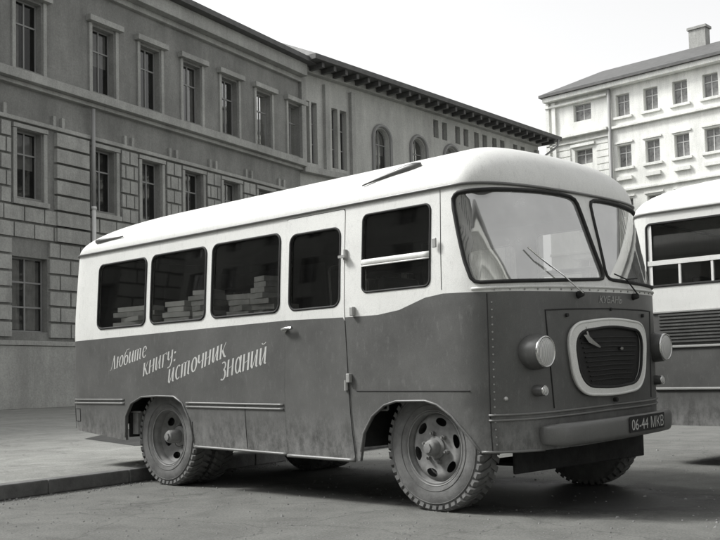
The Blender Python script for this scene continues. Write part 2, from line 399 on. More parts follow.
# roof vents on the side of the roof
mb = MB(); pts = [roofpt(s, .035 + .01 * k, .012) for k, s in enumerate(np.linspace(-.62, -.10, 9))]
mb.tube(pts, .02, rs=[.006, .008, .011, .015, .019, .024, .030, .031, .016], n=12, squash=.8); mb.build('marker_lamp', M['dark'], roof, smooth=True)
mb = MB(); pts = [roofpt(s, .028, .012) for s in np.linspace(-4.56, -4.05, 7)]
mb.tube(pts, .02, rs=[.022, .024, .018, .014, .011, .009, .006], n=10, squash=.8); mb.build('marker_lamp', M['dark'], roof, smooth=True)

# mouldings and seams
mb = MB()
for z in (.0, -.036):
    for a, b, z0, z1 in ((-4.97, -3.86, .826, .822), (-2.84, -1.50, .792, .776)):
        ribbon(mb, [(a, z0 + z), (b, z1 + z)], .009, .004, squash=.8)
        ribbon(mb, [(mir(a), z0 + z), (mir(b), z1 + z)], .009, .004)
    ribbon(mb, [(.556, .702 + z), (.75, .701 + z), (.95, .700 + z), (1.63, .706 + z), (SM, .707 + z), (mir(.95), .700 + z), (mir(.556), .702 + z)], .0085, .004)
mb.build('side_moulding', M['moulding'], bus, smooth=True)
mb = MB()
fr = [(.46, 1.588), (.7, 1.590), (1.0, 1.592), (SM, 1.598), (mir(1.0), 1.592), (mir(.46), 1.588)]
ribbon(mb, fr, .010, .004); mb.build('belt_moulding', M['white'], bus, smooth=True)
mb = MB()   # rivets
for s in np.arange(.62, mir(.6), .115):
    mb.tube([on(s, 1.573, 0), on(s, 1.573, .006)], .006, n=6)
for z in np.arange(.50, 1.53, .052):
    mb.tube([on(.60, z, 0), on(.60, z, .006)], .0065, n=6)
    mb.tube([on(mir(.60), z, 0), on(mir(.60), z, .006)], .0065, n=6)
mb.build('rivet', M['trimpaint'], bus)
mb = MB()
ribbon(mb, [(.568, .455), (.568, 1.55)], .004, .0015); ribbon(mb, [(mir(.568), .455), (mir(.568), 1.55)], .004, .0015)
ribbon(mb, [(-.655, .884), (.43, .876)], .004, .001); ribbon(mb, [(-.70, .35), (-.735, .9)], .003, .006)
ribbon(mb, [(.205, 1.60), (.185, 2.33)], .0025, .0005); ribbon(mb, [(-4.86, .52), (-4.86, .82)], .003, .001)
ribbon(mb, [(-2.0, .395), (-2.0, .78)], .0025, .001); ribbon(mb, [(-2.76, .42), (-2.76, .62)], .003, .001)
mb.build('panel_seam', M['seam'], bus)
mb = MB(); ribbon(mb, [p for p in ARCHF if p[1] > .36], .010, .003); ribbon(mb, [p for p in ARCHR if p[1] > .42], .010, .003)
ribbon(mb, [(mir(p[0]), p[1]) for p in ARCHF if p[1] > .36], .010, .003); ribbon(mb, [(mir(p[0]), p[1]) for p in ARCHR if p[1] > .42], .010, .003)
mb.build('arch_lip', M['dark'], bus, smooth=True)
mb = MB(); ribbon(mb, [(-2.75, .392), (-1.49, .368)], .012, .002); ribbon(mb, [(-1.48, .358), (-.71, .348)], .014, .006); ribbon(mb, [(.49, .45), (.97, .44)], .009, .002); mb.build('sill', M['moulding'], bus, smooth=True)
# bonnet lid outline, latches, side hatch hinges
mb = MB(); hl = [(1.083, .726), (1.055, 1.08), (1.026, 1.424), (1.24, 1.430), (SM, 1.436)]; hl = hl + [(mir(s), z) for s, z in hl[-2::-1]]
ribbon(mb, hl, .0055, .001); bon = mb.build('bonnet_lid', M['seam'], bus)
mb = MB()
for s in (1.241, mir(1.241)): mb.tube([on(s, 1.386, 0), on(s, 1.386, .018)], .014, n=10)
mb.tube([on(SM + .02, 1.432, 0), on(SM + .02, 1.432, .012)], .012, n=8); mb.tube([on(SM + .03, .745, 0), on(SM + .03, .745, .03)], .017, n=8)
mb.build('latch', M['iron'], bus, smooth=True, split=40)
mb = MB()
for s, z in ((.158, 1.944), (-.668, 1.50), (-.72, .985)): mb.box(s - .018, s + .018, -1.225 + (0 if z < 1.6 else .02), -1.19, z - .035, z + .035)
mb.build('hinge', M['trimpaint'], bus, bevel=.005)
mb = MB(); c = on(-4.76, .66, .003)
for dx in (-.07, .07): ribbon(mb, [(-4.76 + dx, .60), (-4.76 + dx, .73)], .003, .001)
ribbon(mb, [(-4.83, .60), (-4.69, .60)], .003, .001); ribbon(mb, [(-4.83, .73), (-4.69, .73)], .003, .001); mb.build('fuel_flap', M['seam'], bus)

# grille
GO = [(1.262, 1.300), (1.42, 1.330), (SM, 1.348)]; GI = roundpoly([(1.290, 1.262), (SM, 1.304), (mir(1.290), 1.262), (mir(1.365), .865), (SM, .838), (1.365, .865)][::-1], .17, 9)
GOo = roundpoly([(1.215, 1.318), (SM, 1.362), (mir(1.215), 1.318), (mir(1.300), .812), (SM, .782), (1.300, .812)][::-1], .20, 9)
mb = MB(); sheet(mb, GOo, [GI], .028, .05); gr = mb.build('grille_surround', [M['grille_rim'], M['grille_rim']], bus, smooth=True, split=40, solid=(.03, 1), bevel=0)
mb = MB(); ribbon(mb, GOo, .012, .022, True, step=.03); mb.build('rim_bead', M['grille_rim'], gr, smooth=True)
mb = MB(); ribbon(mb, GI, .012, .022, True, step=.03); mb.build('rim_bead', M['rubber'], gr, smooth=True)
mb = MB(); sheet(mb, GI, [], .004, .08); mb.build('radiator_opening', M['core'], gr, smooth=True)
mb = MB()
for z in np.arange(.90, 1.25, .035):
    a = 1.36 + (1.23 - z) * .38; ribbon(mb, [(a + .02, z), (SM, z + .006), (mir(a) - .02, z)], .0045, .012)
mb.build('grille_slat', M['core'], gr)
mb = MB(); P = [(0, .03), (.05, -.012), (.075, -.02), (.17, -.045), (.172, -.036), (.10, -.002), (.085, .006), (.06, .02), (.03, .075), (.022, .072), (.035, .03)]
pl = [(1.40 + x * 1.25, 1.20 + z * 1.35) for x, z in P][::1]
V, T = cdt(pl, [], .05); mb.add(on(V[:, 0], V[:, 1], .03), T); mb.build('emblem', M['chrome'], gr, solid=(.006, 0))
mb = MB(); mb.tube([on(1.93, 1.13, .015), on(1.93, 1.13, .03)], .012, n=8, squash=2); mb.build('badge', M['chrome'], gr)

# lamps
def lamp(s, z, r, depth, name='headlight', tilt=0):
    p = on(s, z, 0); n = snorm(s, z); f = Vector((1, n[1] * .06, .0)).normalized()
    side = Vector((0, 0, 1)).cross(f).normalized(); up = f.cross(side)
    def T(q_): return Vector(p) + side * q_[0] + up * q_[2] + f * q_[1]
    mb = MB(); mb.lathe([(r * .8, -depth * 1.1), (r * 1.12, -depth * .4), (r * 1.2, depth * .2), (r * 1.13, depth * .75), (r * 1.05, depth * .95)], T, 40)
    h = mb.build(name, M['dark'], bus, smooth=True, split=50)
    mb = MB(); mb.lathe([(r * 1.06, depth * .9), (r * 1.1, depth), (r * 1.05, depth * 1.10), (r * .96, depth * 1.09), (r * .94, depth * 1.0)], T, 40); mb.build('rim', M['chrome'], h, smooth=True)
    mb = MB(); mb.lathe([(r * .98, depth * 1.04), (r * .8, depth * 1.13), (r * .5, depth * 1.20), (r * .2, depth * 1.235), (.0005, depth * 1.24)], T, 40); mb.build('lens', M['lens'], h, smooth=True)
    return h
lamp(.905, 1.128, .104, .105); lamp(mir(.905), 1.128, .104, .105)
lamp(.925, .858, .034, .07, 'indicator_lamp'); lamp(mir(.925), .858, .034, .07, 'indicator_lamp')
mb = MB()
for s in (.681, mir(.681)): mb.tube([on(s, .812, 0), on(s, .812, .018)], .017, n=10, rs=[.017, .009])
mb.build('reflector', M['letter'], bus, smooth=True)
# wipers
for s in (1.389, 2.21):
    mb = MB(); mb.tube([on(s, 1.534, -.01), on(s, 1.540, .045)], .024, n=10, rs=[.03, .02]); 
    w = mb.build('wiper', M['iron'], bus, smooth=True)
    mb = MB()
    if s < 2:
        a = on(s, 1.545, .045); b_ = on(1.02, 1.79, .03); c0, c1 = on(.93, 1.87, .022), on(1.12, 1.73, .022)
        mb.tube([a, (a + b_) / 2 + np.array([.01, 0, .004]), b_], .006, n=6); mb.tube([c0, b_, c1], .0065, n=6)
    else:
        a = on(s, 1.545, .045); b_ = on(2.08, 1.66, .03); mb.tube([a, b_], .006, n=6); mb.tube([on(1.92, 1.70, .024), b_, on(2.3, 1.68, .024)], .006, n=6)
    mb.build('wiper_arm', M['chrome'] if s < 2 else M['iron'], w)
# bumper: rounded bar wrapping the nose
mb = MB(); ss = np.linspace(.935, mir(.935), 60); prof = []
for i, s in enumerate(ss):
    e = min(1, (s - .935) / .10, (mir(.935) - s) / .10); e = max(0, e) ** .5
    sec = []; off = .035 + .085 * e
    for k in range(14):
        a = 2 * math.pi * k / 14; ca, sa = math.cos(a), math.sin(a)
        sec.append(on(s, .545 + .082 * (abs(sa) ** .7) * (1 if sa > 0 else -1) * (.75 + .25 * e), off + .036 * (abs(ca) ** .8) * (1 if ca > 0 else -1)))
    prof.append(sec)
V = [p for sec in prof for p in sec]; F = [(i * 14 + k, i * 14 + (k + 1) % 14, (i + 1) * 14 + (k + 1) % 14, (i + 1) * 14 + k) for i in range(len(ss) - 1) for k in range(14)]
F += [tuple(range(14))[::-1], tuple((len(ss) - 1) * 14 + k for k in range(14))]
mb.add(V, F); bp = mb.build('bumper', M['bumper'], bus, smooth=True, split=60)
# number plate
def text_mesh(txt, size, fit_w=None):
    cu = bpy.data.curves.new('t', 'FONT'); cu.body = txt; cu.size = size; cu.resolution_u = 3
    o = bpy.data.objects.new('t', cu); col.objects.link(o); bpy.context.view_layer.update()
    me = bpy.data.meshes.new_from_object(o.evaluated_get(bpy.context.evaluated_depsgraph_get()))
    V = np.array([tuple(v.co)[:2] for v in me.vertices]); F = [tuple(p.vertices) for p in me.polygons]
    bpy.data.objects.remove(o); bpy.data.curves.remove(cu); bpy.data.meshes.remove(me)
    return V, F
def comp_off(nv, F):
    par = list(range(nv))
    def f(a):
        while par[a] != a: par[a] = par[par[a]]; a = par[a]
        return a
    for t in F:
        for v in t[1:]: par[f(v)] = f(t[0])
    ids = {}; return np.array([(ids.setdefault(f(i), len(ids)) % 3) * .0005 for i in range(nv)])[:, None]
PS0, PS1 = 1.76, 2.34
mb = MB(); sheet(mb, rrect(PS0, PS1, .50, .618, .012), [], .166, .08); plate = mb.build('number_plate', [M['rubber'], M['rubber']], bus, smooth=True, split=40, solid=(.006, 1))
V, F = text_mesh('06-44 МКВ', 1); V = V - V.min(0); k = (PS1 - PS0 - .05) / V[:, 0].max(); kz = .086 / V[:, 1].max()
mb = MB(); mb.add(on(PS0 + .025 + V[:, 0] * k, .515 + V[:, 1] * kz, .1685) + snorm(PS0 + .025 + V[:, 0] * k, .515 + V[:, 1] * kz) * comp_off(len(V), F), F); mb.build('plate_number', M['letter'], plate)
# maker's name above the bonnet
V, F = text_mesh('КУБАНЬ', 1); V = V - V.min(0); mb = MB()
V0 = V.copy(); mb.add(on(1.66 + V[:, 0] / V[:, 0].max() * .34 + V[:, 1] * .02, 1.478 + V[:, 1] / V[:, 1].max() * .055, .006), F); mb.build('name_badge', M['trimpaint'], bus)
# slogan on the side
def arc(cx, cy, rx, ry, a0, a1, n=10): return [(cx + rx * math.cos(R(a0 + (a1 - a0) * k / n)), cy + ry * math.sin(R(a0 + (a1 - a0) * k / n))) for k in range(n + 1)]
# brush lettering: tall narrow sloping script, each glyph a list of (stroke, width), cell width first
TK, TN = .112, .045
GL = {
 'Л': (.62, [([(-.02, .0), (.08, .02), (.16, .3), (.30, 1.22)], TN), ([(.30, 1.22), (.46, .0), (.56, .06)], TK)]),
 'ю': (.70, [([(.08, 1), (.08, 0)], TK), ([(.08, .5), (.30, .5)], TN), (arc(.46, .5, .16, .47, 0, 360, 16), .10)]),
 'б': (.52, [(arc(.24, .42, .17, .40, 0, 360, 16), .11), ([(.07, .5), (.10, 1.0), (.24, 1.28), (.48, 1.30)], .08)]),
 'и': (.54, [([(.08, 1), (.08, .15), (.16, .02)], TK), ([(.16, .02), (.36, .85)], TN), ([(.38, 1), (.38, .1), (.46, .02)], TK)]),
 'т': (.74, [([(.08, .95), (.08, 0)], TK), ([(.08, .8), (.20, 1), (.30, .92)], TN), ([(.32, .95), (.32, 0)], TK), ([(.32, .8), (.44, 1), (.55, .92)], TN), ([(.56, .95), (.56, .1), (.64, .02)], TK)]),
 'е': (.46, [([(.08, .45), (.36, .62)], TN), (arc(.23, .5, .16, .47, 20, 320, 14), .10)]),
 'к': (.50, [([(.08, 1), (.08, 0)], TK), ([(.10, .45), (.24, .62), (.38, 1.0)], TN), ([(.18, .55), (.34, .1), (.44, .02)], .12)]),
 'н': (.52, [([(.08, 1), (.08, 0)], TK), ([(.08, .45), (.36, .58)], TN), ([(.38, 1), (.38, .0)], TK)]),
 'г': (.44, [([(.10, .95), (.10, .0)], TK), ([(.10, .92), (.36, .98), (.38, .82)], .08)]),
 'у': (.50, [([(.08, 1), (.08, .45), (.18, .34)], TK), ([(.18, .34), (.34, .6)], TN), ([(.38, 1), (.38, .15), (.28, -.16), (.08, -.2)], .11)]),
 ':': (.30, [([(.12, .22), (.12, .08)], .13), ([(.12, .78), (.12, .64)], .13)]),
 'с': (.42, [(arc(.23, .5, .16, .47, 50, 310, 12), .11)]),
 'о': (.46, [(arc(.23, .5, .16, .47, 0, 360, 16), .11)]),
 'ч': (.50, [([(.08, 1), (.08, .55), (.18, .42)], TK), ([(.18, .42), (.36, .6)], TN), ([(.38, 1), (.38, 0)], TK)]),
 'з': (.44, [(arc(.18, .74, .15, .22, 130, -80, 9), .09), (arc(.18, .22, .17, .30, 80, -130, 9), .11)]),
 'а': (.52, [(arc(.22, .48, .15, .46, 0, 360, 16), .10), ([(.38, 1), (.38, .1), (.46, .02)], TK)]),
 'й': (.54, [([(.08, 1), (.08, .15), (.16, .02)], TK), ([(.16, .02), (.36, .85)], TN), ([(.38, 1), (.38, .1), (.46, .02)], TK), (arc(.24, 1.28, .12, .1, 190, 350, 6), .06)]),
}
def slogan(txt, s0, s1, z0, z1, h, slant=.022):
    tot = sum(GL[c][0] for c in txt); mb = MB(); x0 = 0; j = 0
    for c in txt:
        for poly, wd in GL[c][1]:
            P = [np.array(p, float) for p in poly]; L = []; Rr = []
            for i, p in enumerate(P):
                a_ = P[max(i - 1, 0)]; b_ = P[min(i + 1, len(P) - 1)]
                if np.allclose(P[0], P[-1]) and i in (0, len(P) - 1): a_, b_ = P[-2], P[1]
                t_ = (b_ - a_) * np.array([1, .55]); t_ /= max(1e-6, np.hypot(*t_)); n_ = np.array([-t_[1], t_[0] * .7])
                L.append(p + n_ * wd / 2); Rr.append(p - n_ * wd / 2)
            V = np.array(L + Rr); n = len(P); F = [(i + n, i + n + 1, i + 1, i) for i in range(n - 1)]
            x = (x0 + V[:, 0]) / tot; ty = V[:, 1]; s_ = s0 + (s1 - s0) * x + ty * slant; z_ = z0 + (z1 - z0) * x + ty * h
            mb.add(on(s_, z_, .0014 + .0003 * (j % 4)), F); j += 1
        x0 += GL[c][0]
    return mb
for a in (('Любите', -4.11, -3.47, 1.115, 1.235, .115), ('книгу:', -3.54, -2.98, 1.045, 1.180, .130), ('источник', -3.13, -2.24, .968, 1.200, .135), ('знаний', -2.34, -1.70, 1.000, 1.125, .150)):
    mb = slogan(*a); mb.build('slogan_word', M['letter'], bus)

# wheels -------------------------------------------------------------------
def make_wheel(front):
    def T(p): return (p[0], p[1], p[2])       # local: axis Y, outside towards -Y
    Rt = .467; w = .105
    mb = MB()
    prof = [(.268, -.088), (.30, -.104), (.345, -.113), (.39, -.111), (.425, -.100), (.447, -.086), (.455, -.05), (.457, 0), (.455, .05), (.447, .086), (.425, .100), (.345, .113), (.268, .088)]
    mb.lathe(prof, T, 96); 
    N = 44
    for k in range(N):                        # chunky shoulder lugs
        for sgn in (-1, 1):
            a0 = 2 * math.pi * (k + (.5 if sgn > 0 else 0)) / N; da = 2 * math.pi / N * .30
            V = []
            for (rr, yy) in ((.418, .104), (.447, .111), (.4665, .090), (.468, .0), (.452, .0), (.443, .085)):
                for aa in (a0 - da, a0 + da): 
                    tw = (0.11 - yy) * 1.1
                    V.append((rr * math.cos(aa + tw), sgn * yy, rr * math.sin(aa + tw)))
            n6 = 6; F = [(2 * i, 2 * i + 1, 2 * ((i + 1) % n6) + 1, 2 * ((i + 1) % n6)) for i in range(n6)] + [tuple(2 * i for i in range(n6))[::-1], tuple(2 * i + 1 for i in range(n6))]
            if sgn < 0: F = [f[::-1] for f in F]
            mb.add(V, F)
    for rr, yy in ((.315, -.1085), (.405, -.108)): mb.tube([(rr * math.cos(t), yy, rr * math.sin(t)) for t in np.linspace(0, 2 * math.pi, 73)[:-1]], .0035, True, 6)
    tyre = mb
    # rim + disc with six oval holes
    mb = MB(); mb.lathe([(.264, -.080), (.278, -.098), (.283, -.092), (.276, -.075), (.258, -.06), (.250, -.03), (.245, .06), (.262, .085)], T, 72)
    mb.tube([(.262 * math.cos(t), -.084, .262 * math.sin(t)) for t in np.linspace(0, 2 * math.pi, 73)[:-1]], .006, True, 6)
    hol = []
    for k in range(6):
        a = R(75 + 60 * k); er, et = .030, .052
        hol.append([((.192 + er * math.cos(t)) * math.cos(a) - et * math.sin(t) * math.sin(a), (.192 + er * math.cos(t)) * math.sin(a) + et * math.sin(t) * math.cos(a)) for t in np.linspace(0, 2 * math.pi, 17)[:-1]])
    circ = [(.252 * math.cos(t), .252 * math.sin(t)) for t in np.linspace(0, 2 * math.pi, 73)[:-1]]
    V, F = cdt(circ, hol, .022); rad = np.hypot(V[:, 0], V[:, 1])
    if front: yy = np.interp(rad, [0, .06, .10, .15, .19, .225, .252], [-.060, -.062, -.058, -.050, -.062, -.055, -.030])
    else: yy = np.interp(rad, [0, .06, .11, .17, .20, .235, .252], [.075, .078, .080, .060, .045, .02, .0])
    o = len(mb.v); mb.v += [(float(v[0]), float(y_), float(v[1])) for v, y_ in zip(V, yy)]; mb.f += [tuple(o + i for i in f) for f in F]; mb.m += [0] * len(F)
    disc = mb
    hub = MB()
    if front: hub.lathe([(.085, -.055), (.083, -.075), (.062, -.085), (.058, -.135), (.050, -.148), (.035, -.155), (.0005, -.156)], T, 32)
    else: hub.lathe([(.10, .08), (.095, .04), (.066, .03), (.062, -.075), (.052, -.092), (.030, -.100), (.0005, -.101)], T, 32)
    hub.lathe([(.036, -.15 if front else -.095), (.036, -.168 if front else -.112), (.0005, -.170 if front else -.114)], T, 6)
    for k in range(6):
        a = R(45 + 60 * k); cx, cz = .108 * math.cos(a), .108 * math.sin(a); y0 = -.055 if front else .08
        hub.tube([(cx, y0 + .01, cz), (cx, y0 - .028, cz)], .017, n=6); hub.tube([(cx, y0 - .02, cz), (cx, y0 - .045, cz)], .009, n=8)
    drum = MB(); drum.lathe([(.0005, .10), (.205, .10), (.21, .02 if front else .085), (.06, .02 if front else .084)], T, 40)
    return tyre, disc, hub, drum
def put_wheel(kind, x, y, outward, steer=0):
    t, d, h, dr_ = WH[kind]
    rot = (0, 0, R(steer) + (0 if outward < 0 else math.pi))
    w = bpy.data.objects.new('wheel', d); col.objects.link(w); attach(w, bus); w.location = (x, y, .462); w.rotation_euler = rot
    for nm, me in (('tyre', t), ('hub', h), ('brake_drum', dr_)):
        o = bpy.data.objects.new(nm, me); col.objects.link(o); o.parent = w
WH = {}
for kind in ('front', 'rear'):
    t, d, h, dr_ = make_wheel(kind == 'front'); L = []
    for nm, mb_, mt in (('tyre', t, M['tyre']), ('wheel', d, M['disc']), ('hub', h, M['disc']), ('brake_drum', dr_, M['iron'])):
        o = mb_.build(nm, mt, None, smooth=True, split=38)
        bpy.context.view_layer.update(); me = bpy.data.meshes.new_from_object(o.evaluated_get(bpy.context.evaluated_depsgraph_get())); me.name = nm
        bpy.data.objects.remove(o); L.append(me)
    WH[kind] = L
put_wheel('front', 0, -.975, -1, -2); put_wheel('front', 0, 1.08, 1, -2)
for y, o in ((-.975, -1), (-.715, 1), (1.08, 1), (.82, -1)): put_wheel('rear', -3.307, y, o)
# underbody
mb = MB()
for y in (-.42, .52): mb.box(-4.7, .75, y - .03, y + .03, .55, .68)
for x in (-4.5, -2.4, -1.2, -.2, .6): mb.box(x - .03, x + .03, -.42, .52, .57, .66)
mb.tube([(0, -1.0, .44), (0, -.75, .40), (0, .85, .40), (0, 1.1, .44)], .04); mb.tube([(-3.307, -1.0, .46), (-3.307, 1.1, .46)], .055)
mb.lathe([(.001, -.14), (.12, -.12), (.17, 0), (.12, .14), (.001, .16)], lambda p: (-3.307 + p[1], .05 + p[0], .46 + p[2]), 16)
mb.tube([(-3.2, .05, .47), (-.6, .05, .58)], .04); mb.box(-.9, .3, -.25, .35, .42, .9)
for x0, x1 in ((-3.95, -2.65), (-.62, .62)):
    for y in (-.62, .72):
        mb.tube([(x0, y, .62), ((x0 + x1) / 2 - .3, y, .52), ((x0 + x1) / 2 + .3, y, .52), (x1, y, .62)], .03, squash=1.3)
mb.tube([(-4.9, .5, .38), (-1.0, .45, .42)], .03)
mb.build('chassis', M['iron'], bus, smooth=True, split=40)
mb = MB(); mb.box(-2.45, -1.6, -1.02, -.62, .40, .70); mb.build('fuel_tank', M['iron'], bus, bevel=.04)
mb = MB()   # floor and wheel housings
mb.box(-5.0, .62, -1.15, 1.24, .80, .835) if False else None
for x0, x1 in ((-5.02, -3.88), (-2.76, -.66), (.50, .62)): mb.box(x0, x1, -.85, .95, .72, .76)
for xa, xb, zt in ((-3.88, -2.76, .90), (-.66, .50, .88)):
    mb.box(xa, xb, -1.15, 1.22, zt, zt + .03)
    for x in (xa, xb): mb.box(x - .008, x + .008, -1.12, -.5, .45, zt); mb.box(x - .008, x + .008, .6, 1.2, .45, zt)
    mb.box(xa, xb, -.52, -.50, .5, zt); mb.box(xa, xb, .6, .62, .5, zt)
mb.build('floor', M['iron'], bus)
mb = MB(); mb.tube([(-.60, -1.12, .735), (-.40, -1.12, .74)], .009); mb.tube([(-.40, -1.12, .74), (-.40, -1.12, .90)], .009); mb.box(-3.85, -3.76, -1.10, -.95, .48, .70); mb.tube([(-3.86, -1.11, .70), (-3.70, -1.11, .70)], .008)
mb.build('mudguard_bracket', M['disc'], bus)
# cab and saloon inside
def seat(x, y, rot=0, w=.42, name='seat'):
    mb = MB(); c, s_ = math.cos(rot), math.sin(rot)
    T = lambda p: (x + p[0] * c - p[1] * s_, y + p[0] * s_ + p[1] * c, p[2])
    mb.box(-.22, .22, -w / 2, w / 2, 1.12, 1.24, T); mb.box(-.15, .15, -w / 2 + .05, w / 2 - .05, .76, 1.12, T)
    o = mb.build(name, M['seat'], bus, bevel=.04)
    mb = MB(); mb.box(-.30, -.20, -w / 2, w / 2, 1.24, 1.80, T); mb.build('backrest', M['seat'], o, bevel=.045); return o
seat(-.35, .62); seat(-.45, -.62, 0, .46); seat(-1.25, .72)
mb = MB(); mb.tube([(.30 + .20 * math.sin(t) * .55, .60 + .21 * math.cos(t), 1.56 + .20 * math.sin(t) * .83) for t in np.linspace(0, 2 * math.pi, 33)[:-1]], .013, True, 8)
for t in (.3, math.pi - .3): mb.tube([(.30, .6, 1.56), (.30 + .2 * math.sin(t) * .55, .6 + .21 * math.cos(t), 1.56 + .2 * math.sin(t) * .83)], .009)
mb.tube([(.30, .6, 1.56), (.52, .6, 1.15)], .02); mb.build('steering_wheel', M['rubber'], bus, smooth=True)
mb = MB(); mb.box(.26, .50, -.9, 1.0, 1.30, 1.50); mb.box(-.1, .50, -.30, .38, .9, 1.32); mb.build('dashboard', M['seat'], bus, bevel=.05)
mb = MB(); mb.tube([(-.78, -.95, 1.0), (-.78, -.95, 2.4)], .016); mb.tube([(-1.02, .3, .8), (-1.02, .3, 2.5)], .016); mb.tube([(-1.02, .3, 1.72), (-1.02, 1.1, 1.72)], .014)
mb.build('grab_rail', M['chrome'], bus, smooth=True)
mb = MB(); mb.box(-.55, -.53, .32, 1.15, .9, 1.75); mb.build('driver_partition', M['inner'], bus)
for i, (x0, x1) in enumerate(((-4.95, -3.75), (-3.72, -2.6), (-2.57, -1.62))):
    mb = MB(); mb.box(x0, x1, 1.12, 1.14, .8, 1.46 if i == 1 else 2.3)
    zt = 1.46 if i == 1 else 2.3
    for z in (.80, 1.12, 1.44, 1.76, 2.08):
        if z < zt: mb.box(x0, x1, .80, 1.12, z, z + .02)
    for x in (x0, x1 - .02): mb.box(x, x + .02, .80, 1.12, .8, zt)
    sh = mb.build('bookshelf', M['wood'], bus)
    mb = MB()
    for z in ((.82, 1.14) if i == 1 else (.82, 1.14, 1.46, 1.78)):
        x = x0 + .03
        while x < x1 - .08:
            w_ = random.uniform(.02, .045); h_ = random.uniform(.19, .27)
            if random.random() < .9: mb.box(x, x + w_ - .002, .84, 1.0 + random.uniform(-.03, .03), z, z + h_, mi=random.choice((0, 0, 1, 2)))
            x += w_
    b = mb.build('book_row', [M['wood'], M['card'], M['seat']], sh)
mb = MB(); mb.box(-4.9, -1.65, -1.13, -.72, 1.46, 1.50); 
for x in (-4.8, -3.4, -1.8): mb.box(x, x + .04, -.78, -.74, .76, 1.46)
mb.build('counter', M['wood'], bus)

mb = MB()  # curtains added to keep daylight out of the rear and far-side windows
for i, (a_, b_) in enumerate(((-6.05, -5.12),)):
    for m_ in (0, 1):
        P_ = [(s_ if not m_ else mir(s_), z_) for s_, z_ in rrect(a_, b_, 1.5, 2.25, .02, 2)]
        P_ = P_ if not m_ else P_[::-1]
        mb = MB(); sheet(mb, P_, [], -.05, .1); mb.build('curtain', M['seat'], bus)  # added curtain, keeps daylight out of the glazing
for a_, b_ in ((-4.40, -3.42),):
    mb = MB(); sheet(mb, mp(rrect(a_, b_, 1.93 if a_ > -4 else 1.5, 2.26, .02, 2)), [], -.05, .1); mb.build('curtain', M['seat'], bus)  # added curtain, keeps daylight out of the glazing
mb = MB(); mb.box(.50, .53, -.80, 1.10, .27, .50); mb.box(.0, .40, -.55, .65, .30, .33); mb.build('underbody_shade_board', M['iron'], bus, bevel=.01)  # dark boards added below the nose to stand in for shade there
mb = MB(); x = -4.3
while x < -1.7:
    w_ = random.uniform(.025, .06); h_ = random.uniform(.12, .24); t_ = random.uniform(-.35, .35); yb = -.80 + random.uniform(-.03, .03)
    if random.random() < .75: mb.box(0, w_, -.08, .06, 0, h_, lambda p: (x + p[0] + p[2] * math.sin(t_), yb + p[1], 1.505 + p[2] * math.cos(t_) + .0), mi=random.choice((0, 1, 1)))
    x += w_ + random.uniform(.01, .07)
mb.build('book_row', [M['paper'], M['card']], bus)
# things lying inside the bus
def pile(name, label, x, y, w, d, h, n, mat, cat, group=None):
    root = empty(name, (x, y, 1.501), label, cat, group); hh = h / n
    for k in range(n):
        mb = MB(); a = random.uniform(-.3, .3); ww = w * random.uniform(.6, 1); dd = d * random.uniform(.7, 1)
        T = lambda p: (x + p[0] * math.cos(a) - p[1] * math.sin(a), y + p[0] * math.sin(a) + p[1] * math.cos(a), p[2])
        mb.box(-ww / 2, ww / 2, -dd / 2, dd / 2, 1.501 + k * hh, 1.501 + (k + 1) * hh - .004, T)
        mb.build('book', mat if random.random() < .6 else M['card'], root, bevel=.003)
G = 'piles of books behind the bus windows'
pile('book_pile', 'long low pile of pale books behind the rearmost side window', -3.90, -.96, .62, .26, .26, 5, M['paper'], 'books', G)
pile('book_pile', 'pale book pile at the left edge of the second side window from the rear', -3.17, -.96, .36, .28, .26, 5, M['paper'], 'books', G)
pile('book_pile', 'taller book pile at the right edge of the second side window from the rear', -2.78, -.96, .34, .26, .34, 7, M['paper'], 'books', G)
pile('book_pile', 'short grey book pile at the left of the window next to the door', -2.24, -.96, .32, .26, .26, 5, M['card'], 'books', G)
pile('book_pile', 'tall pile of worn books in the middle of the window next to the door', -1.95, -.94, .26, .26, .40, 8, M['card'], 'books', G)

# ------------------------------------------------------------------ ground
def sheetobj(name, pts, z, mat, kind='structure', thick=0):
    mb = MB(); n = len(pts)
    if thick:
        mb.add([(x, y, z) for x, y in pts] + [(x, y, z - thick) for x, y in pts], [tuple(range(n))] + [(i, i + n, (i + 1) % n + n, (i + 1) % n) for i in range(n)])
    else: mb.add([(x, y, z) for x, y in pts], [tuple(range(n))])
    o = mb.build(name, mat); o['kind'] = kind; return o
sheetobj('road', [(-400, -400), (400, -400), (400, 400), (-400, 400)], 0, M['road'])
ak = R(11.5); kd = np.array([-math.sin(ak), math.cos(ak)]); kn = np.array([-math.cos(ak), -math.sin(ak)])   # kerb direction, inward normal
k0 = np.array([-3.84, -1.15])
A, Bp = k0 - kd * 60, k0 + kd * 52
sheetobj('pavement', [tuple(A + kn * .16), tuple(Bp + kn * .16), tuple(Bp + kn * 60), tuple(A + kn * 60)][::-1], .13, M['pave'], thick=.125)
mb = MB(); L = -60.0
Tk = lambda p: tuple(np.r_[k0 + kd * p[0] + kn * p[1], p[2]])
V = []
t = -30.0
while t < 52:
    l = 1.0; a = random.uniform(-.003, .003)
    mb.box(t + .004, t + l - .004, a, .157 + a, .0, .134 + a, Tk); t += l
kb = mb.build('kerb', M['kerb'], bevel=.012); kb['kind'] = 'structure'
mb = MB(); pts = [(-6.2, 2.2), (-12.5, 9.0), (-16, 14), (-18.5, 13.2), (-17, 8.6), (-12.0, 4.4), (-9.3, 1.6), (-7.0, 1.0)]
o = sheetobj('dark_patch', pts[::-1], .134, M['patch'])  # darker asphalt-toned patch laid over the pavement

